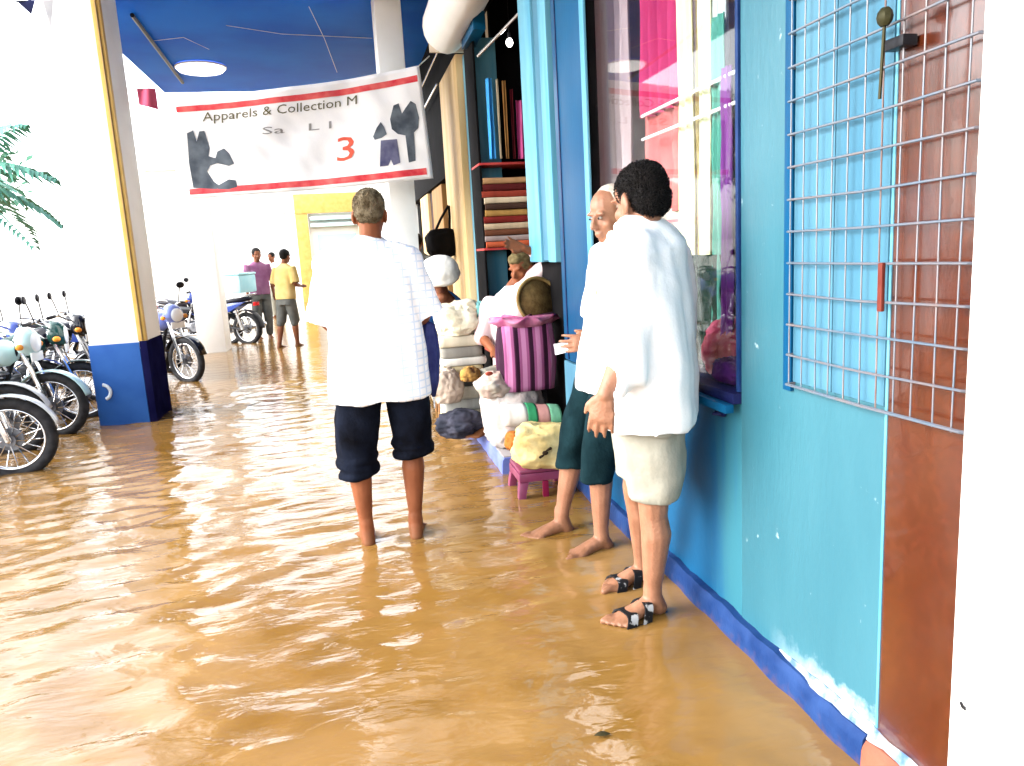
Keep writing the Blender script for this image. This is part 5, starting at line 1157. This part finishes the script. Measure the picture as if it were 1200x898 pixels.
mb_d = bike_at(290, 386, 14.6, 150, 'dark blue motorbike carrying a pale blue box past the far pillar', PB_, 'rear')
bike_at(268, 388, 14.9, -25, 'black motorbike standing right beside the far white pillar', PK_)
p = mb_d.matrix_basis @ Vector((-.55, 0, 1.08))
bx_ = thing('carrier_box', 'pale blue box strapped on the dark blue motorbike', 'box', (p.x, p.y, .965 - .04), radians(150))
mb = MB(); mb.box(-.20, .20, -.24, .24, 0, .32); mb.build('body', mat('pale_blue_plastic', (.30, .58, .66), .4, (.38, .64, .70), 5), bx_, bevel=.03)
mb = MB(); mb.box(-.21, .21, -.25, .25, .321, .36); mb.build('lid', mat('pale_cyan_plastic', (.36, .64, .70), .4), bx_, bevel=.02)

# ================================================================== BACKGROUND
PALE = mat('pale_wall_paint', (.78, .78, .75), .7, (.72, .73, .70), 1.5, .1, 12)
PTEAL = mat('pale_teal_sign', (.45, .62, .60), .5)
def house(label, x0, x1, y0, y1, h, side, wins, group=None, cat='building'):
    r = thing('building', label, cat, ((x0+x1)/2, (y0+y1)/2, -.04), 0, group); o = r.location
    W = lambda nm, m, *a, b=.0: P(box_part(nm, m, None, *a, bevel=b), r)
    W('wall', PALE, x0, x1, y0, y1, -.04, h); W('parapet', PALE, x0-.12, x1+.12, y0-.12, y1+.12, h+.002, h+.35)
    for (a, z0, wdt, hh) in wins:
        if side == 'x':
            f = W('window', WHITE, x1+.002, x1+.08, a, a+wdt, z0, z0+hh)
            q = box_part('pane', mat('pale_pane', (.45, .55, .58), .15), None, x1+.081, x1+.088, a+.1, a+wdt-.1, z0+.1, z0+hh-.1, bevel=0)
        else:
            f = W('window', WHITE, a, a+wdt, y0-.08, y0-.002, z0, z0+hh)
            q = box_part('pane', mat('pale_pane', (.45, .55, .58), .15), None, a+.1, a+wdt-.1, y0-.088, y0-.081, z0+.1, z0+hh-.1, bevel=0)
        q.parent = f                              # the frame's own frame of reference is already the world's
    return r
hA = house('long low pale compound building across the street behind the left motorbikes', -19, -15, 2, 17, 2.3, 'x', [(3.2+2.9*k, .9, 1.4, 1.0) for k in range(5)])
hC = house('pale building closing the far end of the walkway', -8, 8, 36, 42, 5.6, 'y', [(-6.5, 1.2, 1.5, 1.4), (3.4, 1.2, 1.5, 1.4), (5.4, 1.2, 1.5, 1.4), (-6.5, 3.6, 1.5, 1.2), (-3.2, 3.6, 1.5, 1.2)])
# yellow kiosk front
ky = 28.0
k0, k1 = at(343, 228, y=ky), at(412, 248, y=ky); kb = at(343, 318, y=ky)
ks = thing('yellow_kiosk', 'yellow framed kiosk with a pale blue window at the far end of the walkway', 'kiosk', ((k0.x+k1.x)/2, ky, -.04))
wp('sign_board', YELLOW, ks, k0.x, k1.x+.6, ky, ky+.3, k1.z, k0.z)
wp('post', YELLOW, ks, k0.x, k0.x+.42, ky+.02, ky+.3, -.04, k1.z-.01)
wp('post', YELLOW, ks, k1.x+.2, k1.x+.6, ky+.02, ky+.3, -.04, k1.z-.01)
wp('back_wall', PALE, ks, k0.x+.43, k1.x+.19, ky+.25, ky+.4, -.04, k1.z-.01)
wp('window', mat('pale_blue_glass', (.40, .58, .66), .2), ks, k0.x+.7, k1.x+.1, ky+.2, ky+.245, 1.2, k1.z-.75)
for j, z in enumerate((k1.z-.25, k1.z-.48)): wp('awning_slat', PTEAL, ks, k0.x+.5, k1.x+.15, ky-.1, ky+.2, z, z+.12)

# trees: feathery fronds reaching in from the left, and loose crowns beyond the street
LEAF = mat('frond_green', (.08, .24, .17), .45, (.11, .30, .22), 8); LEAF2 = mat('leaf_green', (.07, .20, .12), .5, (.11, .26, .17), 5); BARK = mat('bark', (.16, .11, .07), .9, (.22, .17, .12), 9, .5, 30)
def palm(label, x, y, h, aims, name='palm_tree'):
    r = thing(name, label, 'tree', (x, y, -.04))
    t = MB(); t.tube([(0, 0, 0), (.05, 0, h*.5), (.0, .05, h)], [.13, .10, .08], 12, rounded=True); t.build('trunk', BARK, r, smooth=True)
    for ax, az, drop, L in aims:
        mb = MB(); d = V(cos(ax), sin(ax), 0); s = V(-d.y, d.x, 0); n = 26; spine = []
        for k in range(n+1):
            u = k/n; spine.append(V(0, .05, h) + d*(L*u*(1-.12*u)) + V(0, 0, L*(az*u - drop*u*u)))
        mb.tube(spine, [.018*(1-.8*k/n)+.003 for k in range(n+1)], 6)
        for k in range(3, n+1):
            u = k/n; w = .36*L*sin(pi*min(.96, u*.85+.12))**.8*.8
            for q in (-1, 1):
                a = spine[k]; tip = a + s*q*w*(.9+.2*random.random()) + d*w*.55 + V(0, 0, -w*(.35+.3*random.random()))
                m_ = a.lerp(tip, .45) + V(0, 0, .03*L); b = len(mb.v)
                mb.v += [a, m_ + d*.022*L, tip, m_ - d*.022*L]; mb.f.append([b, b+1, b+2, b+3])
        mb.build('frond', LEAF, r)
    return r
palm('green palm whose fronds reach in at the left edge above the motorbikes', -5.15, 11.3, 2.75, [(-.1, .5, .55, 1.75), (.15, .15, .55, 1.6), (-.35, -.1, .5, 1.55), (1.2, .5, .6, 1.5), (2.3, .5, .6, 1.6), (3.3, .45, .6, 1.6), (4.3, .4, .6, 1.6), (5.2, .4, .6, 1.5), (-.15, .95, .55, 1.5)])
def leafy(label, x, y, h, R, n, name='leafy_tree'):
    r = thing(name, label, 'tree', (x, y, -.04), 0, 'trees beyond the street')
    t = MB(); t.tube([(0, 0, 0), (.1, 0, h*.35), (.05, .1, h*.7)], [.2, .15, .08], 10)
    cl_ = []
    for k in range(9):
        a = random.uniform(0, 2*pi); e = V(cos(a)*R*random.uniform(.3, .8), sin(a)*R*random.uniform(.3, .8), h*random.uniform(.6, 1.0)); cl_.append(e); t.tube([(.06, .05, h*.4), V(.06, .05, h*.4).lerp(e, .5) + V(0, 0, .2), e], [.07, .05, .02], 6)
    t.build('trunk', BARK, r)
    mb = MB()
    for k in range(n):
        c = random.choice(cl_); g_ = V(random.gauss(0, 1), random.gauss(0, 1), random.gauss(0, .7))*R*.26; p = c + g_
        s_ = random.uniform(.10, .2); M = Euler((random.uniform(-1, 1), random.uniform(-1, 1), random.uniform(0, 6))).to_matrix(); b = len(mb.v)
        mb.v += [p + M @ V(-s_, 0, 0), p + M @ V(0, -s_*.4, .02), p + M @ V(s_, 0, 0), p + M @ V(0, s_*.4, .02)]; mb.f.append([b, b+1, b+2, b+3])
    mb.build('crown', LEAF2, r)
    return r
leafy('loose leafy tree behind the long low pale compound building', -22.5, 12, 6.0, 2.6, 2600)
leafy('pale crowned leafy tree seen at the left edge beyond the motorbikes', -9.2, 20.5, 5.0, 1.6, 1700)
leafy('smaller leafy tree standing past the end of the low pale compound building', -14.0, 22.0, 4.2, 1.4, 1600)
pn = thing('pennant_string', 'string with a navy and a grey pennant at the top left corner', 'pennants', at(30, 3, y=6.5))
mb = MB(); mb.tube([at(-60, 4, y=6.5) - pn.location, at(30, 2, y=6.6) - pn.location, at(112, -30, y=7.59) - pn.location], .004, 5); mb.build('string', BLACKPL, pn)
for px, m, w, hgt in ((30, DARKBLUE, 11, 17), (56, GREY, 6, 34)):
    a, b, c = at(px-w, 1, y=6.6), at(px+w, 0, y=6.6), at(px+w*.6, hgt, y=6.58); mb = MB(); mb.prism([a - pn.location, b - pn.location, c - pn.location], V(0, .004, 0)); mb.build('pennant', m, pn)

# floating litter
for px, py, lab, c_ in ((706, 861, 'small dark leaf floating in the near flood water', (.03, .025, .01)),):
    p = at(px, py, z=.008); a_ = random.uniform(0, 6); M = Euler((.1, .12, a_)).to_matrix(); rr = []
    for k in range(7):
        u = k/6; w = .011*sin(pi*min(.97, u*.94+.03)); rr.append([M @ V(.05*(u-.5), w, .004*sin(u*3)), M @ V(.05*(u-.5), 0, .001 + .004*sin(u*3)), M @ V(.05*(u-.5), -w, .004*sin(u*3)), M @ V(.05*(u-.5), 0, -.001 + .004*sin(u*3))])
    tag(MB().loft(rr).build('floating_leaf', mat(lab.split(' ')[1] + '_leaf', c_, .6), None, loc=p), lab, 'leaf')
